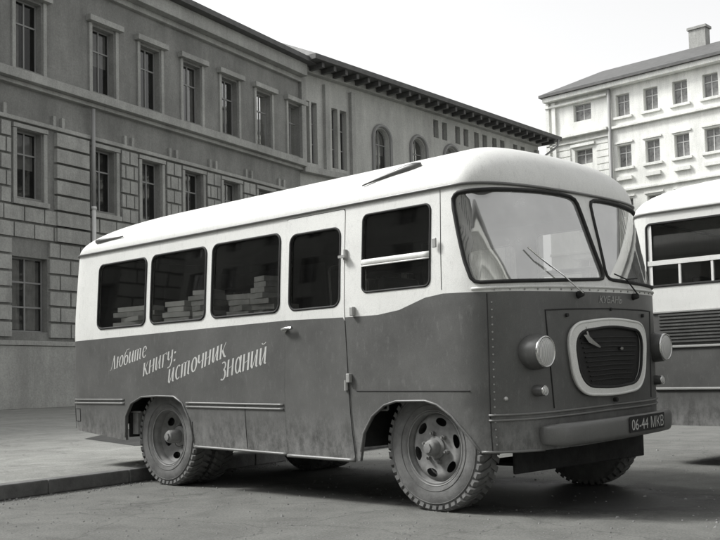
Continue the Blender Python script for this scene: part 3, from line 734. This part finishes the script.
def scatter(name, n, mat, smin, smax, reg, z, cat):
    mb = MB(); r2 = np.random.default_rng(3)
    for i in range(n):
        x, y = reg(r2); a = r2.uniform(0, 6.28); s_ = r2.uniform(smin, smax) * (1 if r2.random() < .93 else 1.9)
        q_ = [(math.cos(a + k * 1.57) * s_ * r2.uniform(.6, 1), math.sin(a + k * 1.57) * s_ * r2.uniform(.6, 1)) for k in range(4)]
        V_ = [(x + u, y + v, z) for u, v in q_] + [(x + u * .5, y + v * .5, z + s_ * .6) for u, v in q_]
        mb.add(V_, [(0, 1, 5, 4), (1, 2, 6, 5), (2, 3, 7, 6), (3, 0, 4, 7), (4, 5, 6, 7)])
    o = mb.build(name, mat); tag(o, 'small stones and grit scattered over the road surface', cat, kind='stuff')
def reg_(r2):
    t_ = r2.uniform(0, 1)
    if t_ < .35:
        p = k0 + kd * r2.uniform(-6, 4) - kn * abs(r2.normal(0, .18)); return p[0], p[1]
    d_ = r2.uniform(4.6, 15) ; a_ = R(43.3 + r2.uniform(-24, 24)); return 4.66 - d_ * math.sin(a_), -6.7 + d_ * math.cos(a_)
scatter('grit', 2600, rough_mat('road_grit', .12, .34, 20, .9, 0), .004, .012, reg_, .001, 'grit')
m_, nt_, b_ = new_mat('shade_painted_asphalt'); b_.inputs['Roughness'].default_value = .55  # shade below the bus front painted on the road as a soft dark patch
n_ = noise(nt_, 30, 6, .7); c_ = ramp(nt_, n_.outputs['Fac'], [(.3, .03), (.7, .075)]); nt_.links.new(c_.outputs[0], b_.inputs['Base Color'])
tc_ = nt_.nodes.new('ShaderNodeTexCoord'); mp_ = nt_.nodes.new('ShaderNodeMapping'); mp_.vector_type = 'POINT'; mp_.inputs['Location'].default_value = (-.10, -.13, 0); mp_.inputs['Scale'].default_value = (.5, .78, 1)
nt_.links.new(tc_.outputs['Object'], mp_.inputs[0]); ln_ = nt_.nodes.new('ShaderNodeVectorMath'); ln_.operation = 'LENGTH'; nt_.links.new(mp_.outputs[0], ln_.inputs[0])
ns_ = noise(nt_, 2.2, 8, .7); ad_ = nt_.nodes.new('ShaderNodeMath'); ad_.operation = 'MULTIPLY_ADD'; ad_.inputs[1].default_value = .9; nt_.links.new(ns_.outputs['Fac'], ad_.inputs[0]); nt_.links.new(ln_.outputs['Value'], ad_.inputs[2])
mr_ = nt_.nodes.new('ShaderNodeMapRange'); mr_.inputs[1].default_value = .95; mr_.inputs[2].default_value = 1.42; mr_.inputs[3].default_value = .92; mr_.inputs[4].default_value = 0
nt_.links.new(ad_.outputs[0], mr_.inputs[0]); nt_.links.new(mr_.outputs[0], b_.inputs['Alpha']); M['bus_shade'] = m_
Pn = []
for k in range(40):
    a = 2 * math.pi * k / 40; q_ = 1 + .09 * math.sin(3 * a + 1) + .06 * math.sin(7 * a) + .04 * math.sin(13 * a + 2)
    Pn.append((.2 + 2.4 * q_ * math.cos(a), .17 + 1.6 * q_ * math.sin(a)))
sheetobj('painted_bus_shade', Pn, .004, M['bus_shade'])
# ------------------------------------------------------------------ buildings
def frame_of(o, az):
    a = R(az); d = np.array([-math.sin(a), math.cos(a), 0]); n = np.array([math.cos(a), math.sin(a), 0]); o = np.array(o, float)
    return lambda p: tuple(o + d * p[0] + n * p[1] + np.array([0, 0, p[2]]))     # p = (along, outwards, up)
WM = {}
def win_mesh(w, h, arch, bars, fm):
    key = (round(w, 2), round(h, 2), arch, bars, fm)
    if key in WM: return WM[key]
    fr, pn, bk = MB(), MB(), MB(); t = .06
    top = h - (w / 2 if arch else 0)
    out = [(-w / 2, 0), (w / 2, 0), (w / 2, top)] + ([(w / 2 * math.cos(a), top + w / 2 * math.sin(a)) for a in np.linspace(.2, math.pi - .2, 9)] if arch else []) + [(-w / 2, top)]
    inn = [(x * (1 - 2 * t / w), t + z * (1 - 2 * t / h)) for x, z in out]
    n = len(out)
    V = [(x, -.28, z) for x, z in out] + [(x, -.28, z) for x, z in inn] + [(x, -.34, z) for x, z in inn]
    fr.add(V, [(i, (i + 1) % n, (i + 1) % n + n, i + n) for i in range(n)] + [(i + n, (i + 1) % n + n, (i + 1) % n + 2 * n, i + 2 * n) for i in range(n)])
    fr.box(-.03, .03, -.325, -.275, t, (h if not arch else h) - t)
    for b in range(bars): z = h * ((b + 1) / (bars + 1)) if bars > 1 else h * .66; fr.box(-w / 2 + .02, w / 2 - .02, -.328, -.272, z - .03, z + .03)
    pn.add([(x, -.31, z) for x, z in out], [tuple(range(n))])
    bk.add([(x * 1.0, -.9, z) for x, z in ((-w, -.4), (w, -.4), (w, h + .4), (-w, h + .4))], [(0, 1, 2, 3)])
    r = []
    for nm, m_, mt in (('window', fr, M[fm]), ('pane', pn, M['paleglass' if fm == 'frame_pale' else 'cityglass'])):
        o = m_.build(nm, mt); r.append(o.data); bpy.data.objects.remove(o)
    WM[key] = r; return r
def building(name, label, org, az, length, height, openings, depth, wallmat, z0=.0, fm='frame', blocks=(), ledges=(), eave=None, trim='stone_trim', extra=None):
    T = frame_of(org, az); root = empty(name, T((length / 2, -depth / 2, 0)), label, 'building')
    mb = MB(); outl = [(0, z0), (length, z0), (length, height), (0, height)]; hol = []
    for (c, zb, w, h, arch, bars) in openings:
        top = zb + h - (w / 2 if arch else 0)
        hol.append([(c - w / 2, zb), (c + w / 2, zb), (c + w / 2, top)] + ([(c + w / 2 * math.cos(a), top + w / 2 * math.sin(a)) for a in np.linspace(.2, math.pi - .2, 9)] if arch else []) + [(c - w / 2, top)])
    V, F = cdt(outl, hol, 3.0)
    mb.add([T((x, 0, z)) for x, z in V], F)
    for h_ in hol:
        n = len(h_); mb.add([T((x, 0, z)) for x, z in h_] + [T((x, -.36, z)) for x, z in h_], [((i + 1) % n, i, i + n, (i + 1) % n + n) for i in range(n)])
    mb.add([T(p) for p in ((0, 0, z0), (0, 0, height), (0, -depth, height), (0, -depth, z0), (length, 0, z0), (length, 0, height), (length, -depth, height), (length, -depth, z0))],
           [(0, 1, 2, 3), (4, 7, 6, 5), (3, 2, 6, 7), (1, 5, 6, 2)])
    for b in blocks: mb.box(b[0], b[1], -.05, b[4] if len(b) > 4 else .06, b[2], b[3], T, 2)
    for (a, b, za, zb, out) in ledges:
        if b - a < 5: mb.box(a, b, -.03, out, za, zb, T, 1)
    wall = mb.build('wall', [M['joint' if wallmat == 'stone' else wallmat], M[trim], M[wallmat]], root)
    for (a, b, za, zb, out) in ledges:
        if b - a >= 5: mb = MB(); mb.box(a, b, -.03, out, za, zb, T); mb.build('cornice', M[trim], root, bevel=.02)
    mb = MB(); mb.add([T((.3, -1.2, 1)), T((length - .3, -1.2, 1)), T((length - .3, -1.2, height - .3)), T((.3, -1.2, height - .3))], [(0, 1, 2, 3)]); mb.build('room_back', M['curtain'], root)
    a = R(az)
    for (c, zb, w, h, arch, bars) in openings:
        fr, pn = win_mesh(w, h, arch, bars, fm)
        o = bpy.data.objects.new('window', fr); col.objects.link(o); attach(o, root); o.location = T((c, 0, zb)); o.rotation_euler = (0, 0, a + math.pi / 2)
        o.scale = (1, -1, 1)
        p = bpy.data.objects.new('pane', pn); col.objects.link(p); p.parent = o
        rr_ = random.random()
        if rr_ < .45 and w > .8:
            cm = MB()
            if rr_ < .22: parts_ = ((-w / 2 + .06, -.12, .1, h - .1), (.14, w / 2 - .06, .1, h - .1))
            elif rr_ < .36: parts_ = ((-w / 2 + .06, w / 2 - .06, h * .45, h - .08),)
            else: parts_ = ((-w / 2 + .06, -w * .1, .1, h - .1),)
            for x0_, x1_, z0_, z1_ in parts_:
                n_ = 8; V_ = []
                for k in range(n_ + 1):
                    xx = x0_ + (x1_ - x0_) * k / n_; V_ += [(xx, -.42 - .02 * (k % 2), z0_), (xx, -.42 - .02 * (k % 2), z1_)]
                cm.add(V_, [(2 * k, 2 * k + 2, 2 * k + 3, 2 * k + 1) for k in range(n_)])
            cu_ = cm.build('curtain', M['drape']); cu_.parent = o
    if eave:
        ov, th = eave; mb = MB(); mb.box(-.2, length + .9, -depth, ov, height + .003, height + th, T)
        mb.add([T((-.2, ov, height + th + .003)), T((length + .9, ov, height + th + .003)), T((length - 1.5, -depth / 2, height + th + 3)), T((1.5, -depth / 2, height + th + 3)), T((-.2, -depth, height + th)), T((length + .9, -depth, height + th))],
               [(0, 1, 2, 3), (1, 5, 2), (5, 4, 3, 2), (4, 0, 3)])
        mb.build('roof', M['roofing'], root)
    return root, T
# left: long rusticated block
c1 = [2.1 + 2.78 * k - .02 * 0 for k in range(6)]; OFF = 30.0
op = []; allc = [OFF + c for c in c1] + [OFF - 1.75 - 2.78 * k for k in range(10)]
for c in allc:
    if c < OFF + 14.5: op.append((c, 8.05, 1.15, 2.55, 0, 1))
    op.append((c, 12.95, 1.2, 2.7, 0, 1)); op.append((c, 3.0, 1.7, 2.8, 0, 2))
blocks = []
zc = 2.75; row = 0
edges = sorted([(c - .62 - .28, c + .62 + .28) for c in allc if c < OFF + 14.5])
while zc < 10.7:
    ch = .62; spans = []
    if zc > 7.6:
        last = 0.0
        for a_, b_ in edges: spans.append((last, a_)); last = b_
        spans.append((last, OFF + 16.4))
    elif zc < 6.0:
        last = 0.0
        for a_, b_ in sorted([(c - .87, c + .87) for c in allc]): spans.append((last, a_)); last = b_
        spans.append((last, OFF + 16.4))
    else: spans = [(0.0, OFF + 16.4)]
    for a_, b_ in spans:
        if b_ - a_ < .2: continue
        n = max(1, round((b_ - a_) / (.62 if zc > 7.6 and b_ - a_ < 1.6 else .95))); l = (b_ - a_) / n; sh = .5 * l if row % 2 and n > 1 else 0
        cuts = [a_] + [a_ + sh + l * i for i in range(1 if not sh else 0, n + 1) if a_ + .1 < a_ + sh + l * i < b_ - .1] + [b_]
        for p0, p1 in zip(cuts, cuts[1:]):
            pr = .12 + random.uniform(-.012, .012)
            if b_ - a_ > 1.6 and OFF - .9 < (a_ + b_) / 2 < OFF + 1.2 and zc > 6: continue
            blocks.append((p0 + .03, p1 - .03, zc + .05, zc + ch - .045, pr))
    if zc > 6: blocks.append((OFF - .55, OFF + 1.12, zc + .05, zc + ch - .045, .2))
    zc += ch; row += 1
LT = OFF + 16.45
ledges = [(0, LT, 2.48, 2.66, .16), (0, LT, .13, 2.47, .10), (0, LT, 10.86, 11.02, .16), (0, LT, 12.2, 12.36, .22), (0, LT, 12.365, 12.72, .48), (0, LT, 17.0, 17.25, .2), (0, LT, 17.255, 17.9, .6)]
for c in allc:
    if c < OFF + 14.5:
        for dx in (-.80, .80 - .16): ledges.append((c + dx, c + dx + .16, 7.95, 10.6, .10))
        ledges.append((c - .82, c + .82, 10.62, 10.78, .14)); ledges.append((c - .85, c + .85, 7.74, 7.93, .18))
        for dx in (1.08, 1.52): ledges.append((c + dx, c + dx + .14, 11.03, 11.42, .12))
    for dx in (-.82, .82 - .16): ledges.append((c + dx, c + dx + .16, 12.74, 15.75, .08))
    ledges.append((c - .95, c + .95, 15.77, 16.0, .28))
d12 = np.array([-math.sin(R(12.8)), math.cos(R(12.8)), 0])
org = np.array([-30.3, 13.3, 0]) - d12 * OFF
lb, TL = building('stone_building', 'grey rusticated stone building with tall windows behind the rear of the bus', org, 12.8, LT, 17.9, op, 14, 'stone', 0, 'frame', blocks, ledges, (1.0, .25))
mb = MB(); mb.tube([TL((OFF + 1.3, .24, z)) for z in (.3, 4, 8.0)], .085, n=10); mb.tube([TL((OFF + 1.3, .24, 8.0)), TL((OFF + 1.3, .24, 8.12))], .11, n=10); mb.build('drainpipe', M['pipe'], lb, smooth=True)
mb = MB(); mb.tube([TL((OFF + 1.3, .24, z)) for z in (8.13, 12.1)], .08, n=10); mb.build('drainpipe', M['pipe_old'], lb, smooth=True)
# second block, turned a little
C2 = np.array([-33.97, 29.35, 0]); op = []; led = []
for c, w in ((.35, .45), (.95, .45), (2.62, .5), (3.35, .55)): op.append((c + .25, 12.75, w, 3.4, 0, 2))
for c in (7.0, 10.6, 14.1, 17.6, 21.2): op.append((c, 13.0, 1.35, 2.75, 1, 1))
for c in (12.5, 13.45, 14.9, 15.85, 17.1, 18.1, 19.3, 20.3, 22.0, 23.0): op.append((c, 16.15, .55, 1.15, 0, 1))
for c in (1.6, 4.8, 8.0, 11.2, 14.4, 17.6, 20.8): op += [(c, 3, 1.5, 2.8, 0, 2), (c, 7.5, 1.3, 2.6, 0, 1)]
for c in (7.0, 10.6, 14.1, 17.6, 21.2):
    n = 9
    for k in range(n):
        pass
for a_ in (0.02, 1.9, 4.1, 24.6): led.append((a_, a_ + .32, 12.5, 17.3, .22))
led += [(0, 25.1, 12.1, 12.45, .42), (0, 25.1, 2.4, 2.6, .15), (0, 25.1, .13, 2.39, .1), (0, 25.1, 7.0, 7.15, .14), (0, 25.1, 17.62, 17.95, .35)]
wb, T2 = building('plaster_building', 'plastered corner building with arched windows and a deep eave above the bus roof', C2, 3.0, 25.15, 17.98, op, 10, 'plaster', 0, 'frame', [], led, (1.5, .28))
mb = MB()
for c in (7.0, 10.6, 14.1, 17.6, 21.2):
    mb.tube([T2((c + .82 * math.cos(a), .06, 15.08 + .82 * math.sin(a))) for a in np.linspace(0, math.pi, 15)], .11, n=6)
    for dx in (-.82, .82): mb.tube([T2((c + dx, .06, 13.0)), T2((c + dx, .06, 15.08))], .11, n=6)
mb.build('arch_moulding', M['frame'], wb)
mb = MB(); x = .5
while x < 25.2:
    mb.box(x, x + .2, .02, 1.3, 17.70, 17.97, T2); x += .95
mb.build('eave_bracket', M['roofing'], wb)
mb = MB(); mb.tube([T2((25.6, 1.45, 18.0)), T2((25.6, 1.35, 17.5)), T2((24.9, .2, 16.6)), T2((24.9, .2, .5))], .09, n=8); mb.build('drainpipe', M['pipe_old'], wb, smooth=True)
# right: pale building across the crossing, parallel to the bus
op = []; led = []; RX = -36.7; RL = 62
for r_, zb in enumerate((3.0, 7.4, 11.5, 15.85, 19.6)):
    h = 1.6 if r_ > 2 else 2.0
    for k in range(27):
        x = -30.25 + 2.2 * k - RX
        if x < RL - 1: op.append((x, zb, 1.1, h, 0, 1)); led.append((x - .75, x + .75, zb - .22, zb - .05, .16)); 
        if x < RL - 1 and r_ in (2, 3): led.append((x - .6, x + .6, zb - .98, zb - .72, .2)); led.append((x - .72, x + .72, zb + h + .12, zb + h + .26, .1))
    if r_ < 4: op.append((3.1, zb + .75 if r_ == 3 else zb, 1.5, 1.15 if r_ == 3 else h, 0, 1)); led.append((2.1, 4.1, (zb + 2.1) if r_ == 3 else zb + h + .1, (zb + 2.3) if r_ == 3 else zb + h + .3, .2))
    else: op.append((3.1, 19.9, 1.5, 1.3, 0, 1))
led += [(0, 5.3, 18.75, 18.98, .45), (5.6, RL, 18.72, 18.9, .25), (0, RL, 21.75, 22.1, .6), (0, 5.3, 18.3, 18.42, .2), (0, 5.3, 21.3, 21.45, .3), (0, RL, 14.05, 14.22, .2), (0, RL, 9.9, 10.1, .2), (0, RL, .13, 2.3, .1)]
blk = []
z = 14.4
while z < 18.2:
    blk += [(.1, 2.0, z, z + .42, .06), (4.2, 5.2, z, z + .42, .06)]; z += .5
for x in (.0, .55): blk.append((x, x + .3, 14.3, 21.7, .2))
rbm, T3 = building('pale_building', 'pale sunlit building with rows of small windows far behind the front of the bus', (RX, 58, 0), -90, RL, 22.1, op, 12, 'pale', 0, 'frame_pale', blk, led, (.8, .2), trim='pale')
mb = MB(); mb.add([T3((0, .02, .1)), T3((RL, .02, .1)), T3((RL, .02, 14.04)), T3((0, .02, 14.04))], [(0, 1, 2, 3)]) if False else None
for cx in (9, 15.5, 23, 31, 40):
    mb = MB(); mb.box(cx, cx + 1.3, -6.6, -5.8, 24.0, 26.6, T3); mb.box(cx - .1, cx + 1.4, -6.7, -5.7, 26.605, 26.8, T3); ch = mb.build('chimney', M['stone'], rbm)
mb = MB(); mb.tube([T3((5.45, .2, .5)), T3((5.45, .2, 21.7))], .14, n=8); mb.build('drainpipe', M['pipe_old'], rbm, smooth=True)
# building facing the bus nose, seen mirrored in the windscreen
op = []; led = []
for c in np.arange(3, 42, 5.4):
    op += [(c, 7.9, 2.0, 3.0, 1, 1)]
    if not (20 < c < 27): op.append((c, 2.6, 1.9, 3.6, 1, 1))
op.append((23.5, .05, 4.6, 6.6, 1, 3))
led += [(0, 44, 13.2, 13.7, .8), (0, 44, 7.2, 7.5, .3), (0, 44, 11.6, 11.85, .25)]
for c in np.arange(.5, 43, 1.3): led.append((c, c + .5, 12.75, 13.19, .5))
building('arcade_building', 'pale arcaded building mirrored in the windscreen of the bus', (35.4, 4.4, 0), 148.5, 44, 14, op, 10, 'pale', 0, 'frame', [], led, (.9, .2), trim='pale')

op = []; led = [(0, 175, 16.2, 16.6, .6), (0, 175, 4.6, 4.9, .3)]  # unseen house row added behind the camera to cut low sky light
for c in np.arange(3, 172, 3.4):
    for zb, h in ((1.6, 2.4), (5.8, 2.2), (9.2, 2.1), (12.6, 1.9)): op.append((c, zb, 1.4, h, 0, 1))
building('sky_block_building', 'unseen grey four-storey house front added across the street to block low sky light, mirrored in the bus side', (50, -32, 0), 90, 175, 16.8, op, 10, 'plaster', 0, 'frame', [], led, (.8, .2))
# ------------------------------------------------------------------ second bus, beside the first
b2 = empty('parked_bus', (3.2, 4.3, 0), 'second white-roofed bus cut off by the right edge beside the library bus', 'bus')
XA, XB, YA, YB = -.62, 8.0, 3.0, 5.45
def plan(n=20, inset=0):
    P = rrect(XA + inset, XB - inset, YA + inset, YB - inset, .32, 8); return P
def side2(mb, x0, x1, z0, z1, hol=(), mi=0):
    V, F = cdt([(x0, z0), (x1, z0), (x1, z1), (x0, z1)], list(hol), .4); mb.add([(x, YA - .0, z) for x, z in V], F, mi)
w2 = []; x = -.36
while x < 7.3: w2.append((x, x + .98)); x += 1.08
hs = [rrect(a, b, 1.88, 2.545, .05, 4) for a, b in w2]
mb = MB(); side2(mb, XA + .3, XB - .3, 1.615, 2.66, hs, 0)
arch = lambda c: [(c - .58, .30), (c - .56, .62), (c - .4, .88), (c, .97), (c + .4, .88), (c + .56, .62), (c + .58, .30)]
lo_out = [(XA + .3, .42), (1.02, .42)] + [p for p in arch(1.6) if p[1] > .42] + [(2.18, .42), (5.72, .42)] + [p for p in arch(6.3) if p[1] > .42] + [(6.88, .42), (XB - .3, .42), (XB - .3, 1.61), (XA + .3, 1.61)]
V, F = cdt(lo_out, [], .4); mb.add([(x, YA, z) for x, z in V], F, 1)
def corner(mb, z0, z1, mi):
    P = plan(); n = len(P); # ends and far side
    for i in range(n):
        a, b = P[i], P[(i + 1) % n]
        if abs(a[1] - YA) < 1e-4 and abs(b[1] - YA) < 1e-4: continue
        mb.add([(*a, z0), (*b, z0), (*b, z1), (*a, z1)], [(0, 1, 2, 3)], mi)
corner(mb, 1.615, 2.66, 0); corner(mb, .42, 1.61, 1)
mb.build('body', [M['white'], M['dark']], b2, smooth=True, split=35)
mb = MB(); P = dens(plan(), .15); n = len(P); rows = []
for k in range(12):
    t = k / 11; ins = 1.0 - math.cos(t * math.pi / 2); zz = 2.665 + .42 * math.sin(t * math.pi / 2) ** .9
    rows.append([(x + ((XA + XB) / 2 - x) * ins * .12 + (min(max(x, XA + 1.2), XB - 1.2) - x) * ins, y + ((YA + YB) / 2 - y) * ins, zz) for x, y in P])
V = [p for r_ in rows for p in r_]; F = [(k * n + i, k * n + (i + 1) % n, (k + 1) * n + (i + 1) % n, (k + 1) * n + i) for k in range(11) for i in range(n)]
mb.add(V, F); mb.build('roof', M['white'], b2, smooth=True)
mb = MB(); mb.tube([(x, y - (.01 if y < 4 else -.01), 2.665) for x, y in P], .016, True, 6); mb.build('rain_gutter', M['trimpaint'], b2, smooth=True)
mb = MB()
for a, z, b in ((XA + .3, 1.60, XB - .3), (XA + .3, 1.235, XB - .3), (XA + .3, .8, XB - .3)): mb.tube([(a, YA - .008, z), (b, YA - .008, z)], .014, n=6)
mb.build('side_moulding', M['trimpaint'], b2)
mb = MB()
for z in np.arange(1.28, 1.57, .035): mb.box(-.25, 1.0, YA - .018, YA + .002, z, z + .018)
mb.build('air_louvre', M['dark'], b2)
for a, b in w2:
    mb = MB(); o_ = rrect(a, b, 1.88, 2.545, .05, 4); mb.tube([(x, YA, z) for x, z in o_], .013, True, 6); f = mb.build('side_window', M['rubber'], b2)
    mb = MB(); mb.add([(x, YA + .02, z) for x, z in o_], [tuple(range(len(o_)))]); mb.build('pane', M['sideglass'], f)
    mb = MB(); mb.box(a, b, YA - .008, YA + .03, 2.10, 2.15); mb.box(a + .35, a + .375, YA - .004, YA + .03, 1.89, 2.10); mb.box(a + .70, a + .725, YA - .004, YA + .03, 1.89, 2.10); mb.build('sliding_bar', M['white'], f)
mb = MB(); mb.box(XA + .35, XB - .35, YA + .1, YB - .1, .75, .80)
for x in np.arange(0, 7, .85): mb.box(x, x + .1, YA + .25, YA + 1.0, 1.2, 1.98); mb.box(x, x + .45, YA + .25, YA + 1.0, 1.1, 1.2); mb.box(x, x + .1, YB - 1.0, YB - .25, 1.2, 1.98)
mb.build('seat_row', M['seat'], b2, bevel=.03)
mb = MB(); mb.box(XA + .6, XB - .6, YA + .5, YB - .5, .45, .7); mb.tube([(1.6, YA + .1, .46), (1.6, YB - .1, .46)], .06); mb.tube([(6.3, YA + .1, .46), (6.3, YB - .1, .46)], .06)
for c in (1.6, 6.3):
    mb.box(c - .6, c + .6, YA + .42, YA + .44, .4, 1.0); mb.box(c - .6, c + .6, YA + .02, YA + .44, .99, 1.01)
mb.build('chassis', M['iron'], b2)
for x in (1.6, 6.3):
    for y, oo in ((YA + .16, -1), (YB - .16, 1)):
        t, d, h, dr_ = WH['rear' if x < 3 else 'front']
        w = bpy.data.objects.new('wheel', d); col.objects.link(w); attach(w, b2); w.location = (x, y, .462); w.rotation_euler = (0, 0, 0 if oo < 0 else math.pi)
        for nm, me in (('tyre', t), ('hub', h), ('brake_drum', dr_)):
            o = bpy.data.objects.new(nm, me); col.objects.link(o); o.parent = w

# ------------------------------------------------------------------ light, sky, camera
world = bpy.data.worlds.new('World'); sc.world = world; world.use_nodes = True; nt = world.node_tree
bg = nt.nodes['Background']; sky = nt.nodes.new('ShaderNodeTexSky'); sky.sky_type = 'NISHITA'; sky.sun_disc = False
SUN_EL, SUN_AZ = 45, 213      # azimuth: direction towards the sun, degrees from +X anticlockwise
sky.sun_elevation = R(SUN_EL); sky.sun_rotation = R(90 - SUN_AZ); sky.dust_density = 3; sky.air_density = 1.2
hs = nt.nodes.new('ShaderNodeHueSaturation'); hs.inputs['Saturation'].default_value = .02
nt.links.new(sky.outputs[0], hs.inputs['Color']); nt.links.new(hs.outputs[0], bg.inputs[0]); bg.inputs[1].default_value = .15
sun = bpy.data.lights.new('sun', 'SUN'); sun.energy = 2.3; sun.angle = R(12); sun.color = (1, .995, .97)
so = bpy.data.objects.new('sun', sun); col.objects.link(so)
dv = Vector((math.cos(R(SUN_EL)) * math.cos(R(SUN_AZ)), math.cos(R(SUN_EL)) * math.sin(R(SUN_AZ)), math.sin(R(SUN_EL))))
so.rotation_euler = dv.to_track_quat('Z', 'Y').to_euler()
cam = bpy.data.cameras.new('camera'); co = bpy.data.objects.new('camera', cam); col.objects.link(co); sc.camera = co
y_, p_, r_ = R(43.324), R(3.248), R(-1.296)
Fw = Vector((-math.sin(y_) * math.cos(p_), math.cos(y_) * math.cos(p_), math.sin(p_))); R0 = Vector((math.cos(y_), math.sin(y_), 0)); U0 = R0.cross(Fw)
Rt = R0 * math.cos(r_) + U0 * math.sin(r_); Up = -R0 * math.sin(r_) + U0 * math.cos(r_)
mt = Matrix((Rt, Up, -Fw)).transposed().to_4x4(); mt.translation = (4.658, -6.703, .981); co.matrix_world = mt
cam.sensor_width = 36; cam.lens = 990.87 / 720 * 36; cam.shift_x = (360 - 366) / 720; cam.shift_y = (322 - 270) / 720; cam.clip_end = 2000; cam.clip_start = .05
sc.view_settings.view_transform = 'Standard'; sc.view_settings.look = 'None'; sc.view_settings.gamma = 1; sc.view_settings.exposure = .76
sc.render.engine = 'CYCLES'; sc.cycles.max_bounces = 8; sc.cycles.transparent_max_bounces = 12

# ------------------------------------------------------------------ every separate strip, slat, bracket a part of its own
def split_loose(o):
    me = o.data; nv = len(me.vertices); par = list(range(nv))
    def f(a):
        while par[a] != a: par[a] = par[par[a]]; a = par[a]
        return a
    F = [tuple(p.vertices) for p in me.polygons]; MI = [p.material_index for p in me.polygons]; sm = me.polygons[0].use_smooth
    for t in F:
        for v in t[1:]: par[f(v)] = f(t[0])
    groups = {}
    for t, mi in zip(F, MI): groups.setdefault(f(t[0]), []).append((t, mi))
    if len(groups) < 2: return
    co_ = [tuple(v.co) for v in me.vertices]
    for i, fs in enumerate(groups.values()):
        ids = {}; G_ = [tuple(ids.setdefault(v, len(ids)) for v in t) for t, _ in fs]; V_ = [None] * len(ids)
        for v, k in ids.items(): V_[k] = co_[v]
        m2 = bpy.data.meshes.new(me.name); m2.from_pydata(V_, [], G_)
        for mt_ in me.materials: m2.materials.append(mt_)
        m2.polygons.foreach_set('material_index', [mi for _, mi in fs]); m2.polygons.foreach_set('use_smooth', [sm] * len(fs)); m2.update()
        if i == 0: o.data = m2
        else:
            c = o.copy(); c.data = m2; col.objects.link(c)
for o in list(bpy.data.objects):
    if o.type == 'MESH' and o.name.split('.')[0] in ('eave_bracket', 'side_moulding', 'panel_seam', 'arch_lip', 'grab_rail', 'latch', 'hinge', 'reflector', 'sill', 'grille_slat', 'door_hinge', 'belt_moulding', 'mudguard_bracket', 'sliding_bar', 'air_louvre', 'seat_row', 'wiper_arm', 'arch_moulding', 'rivet', 'plate_number'): split_loose(o)
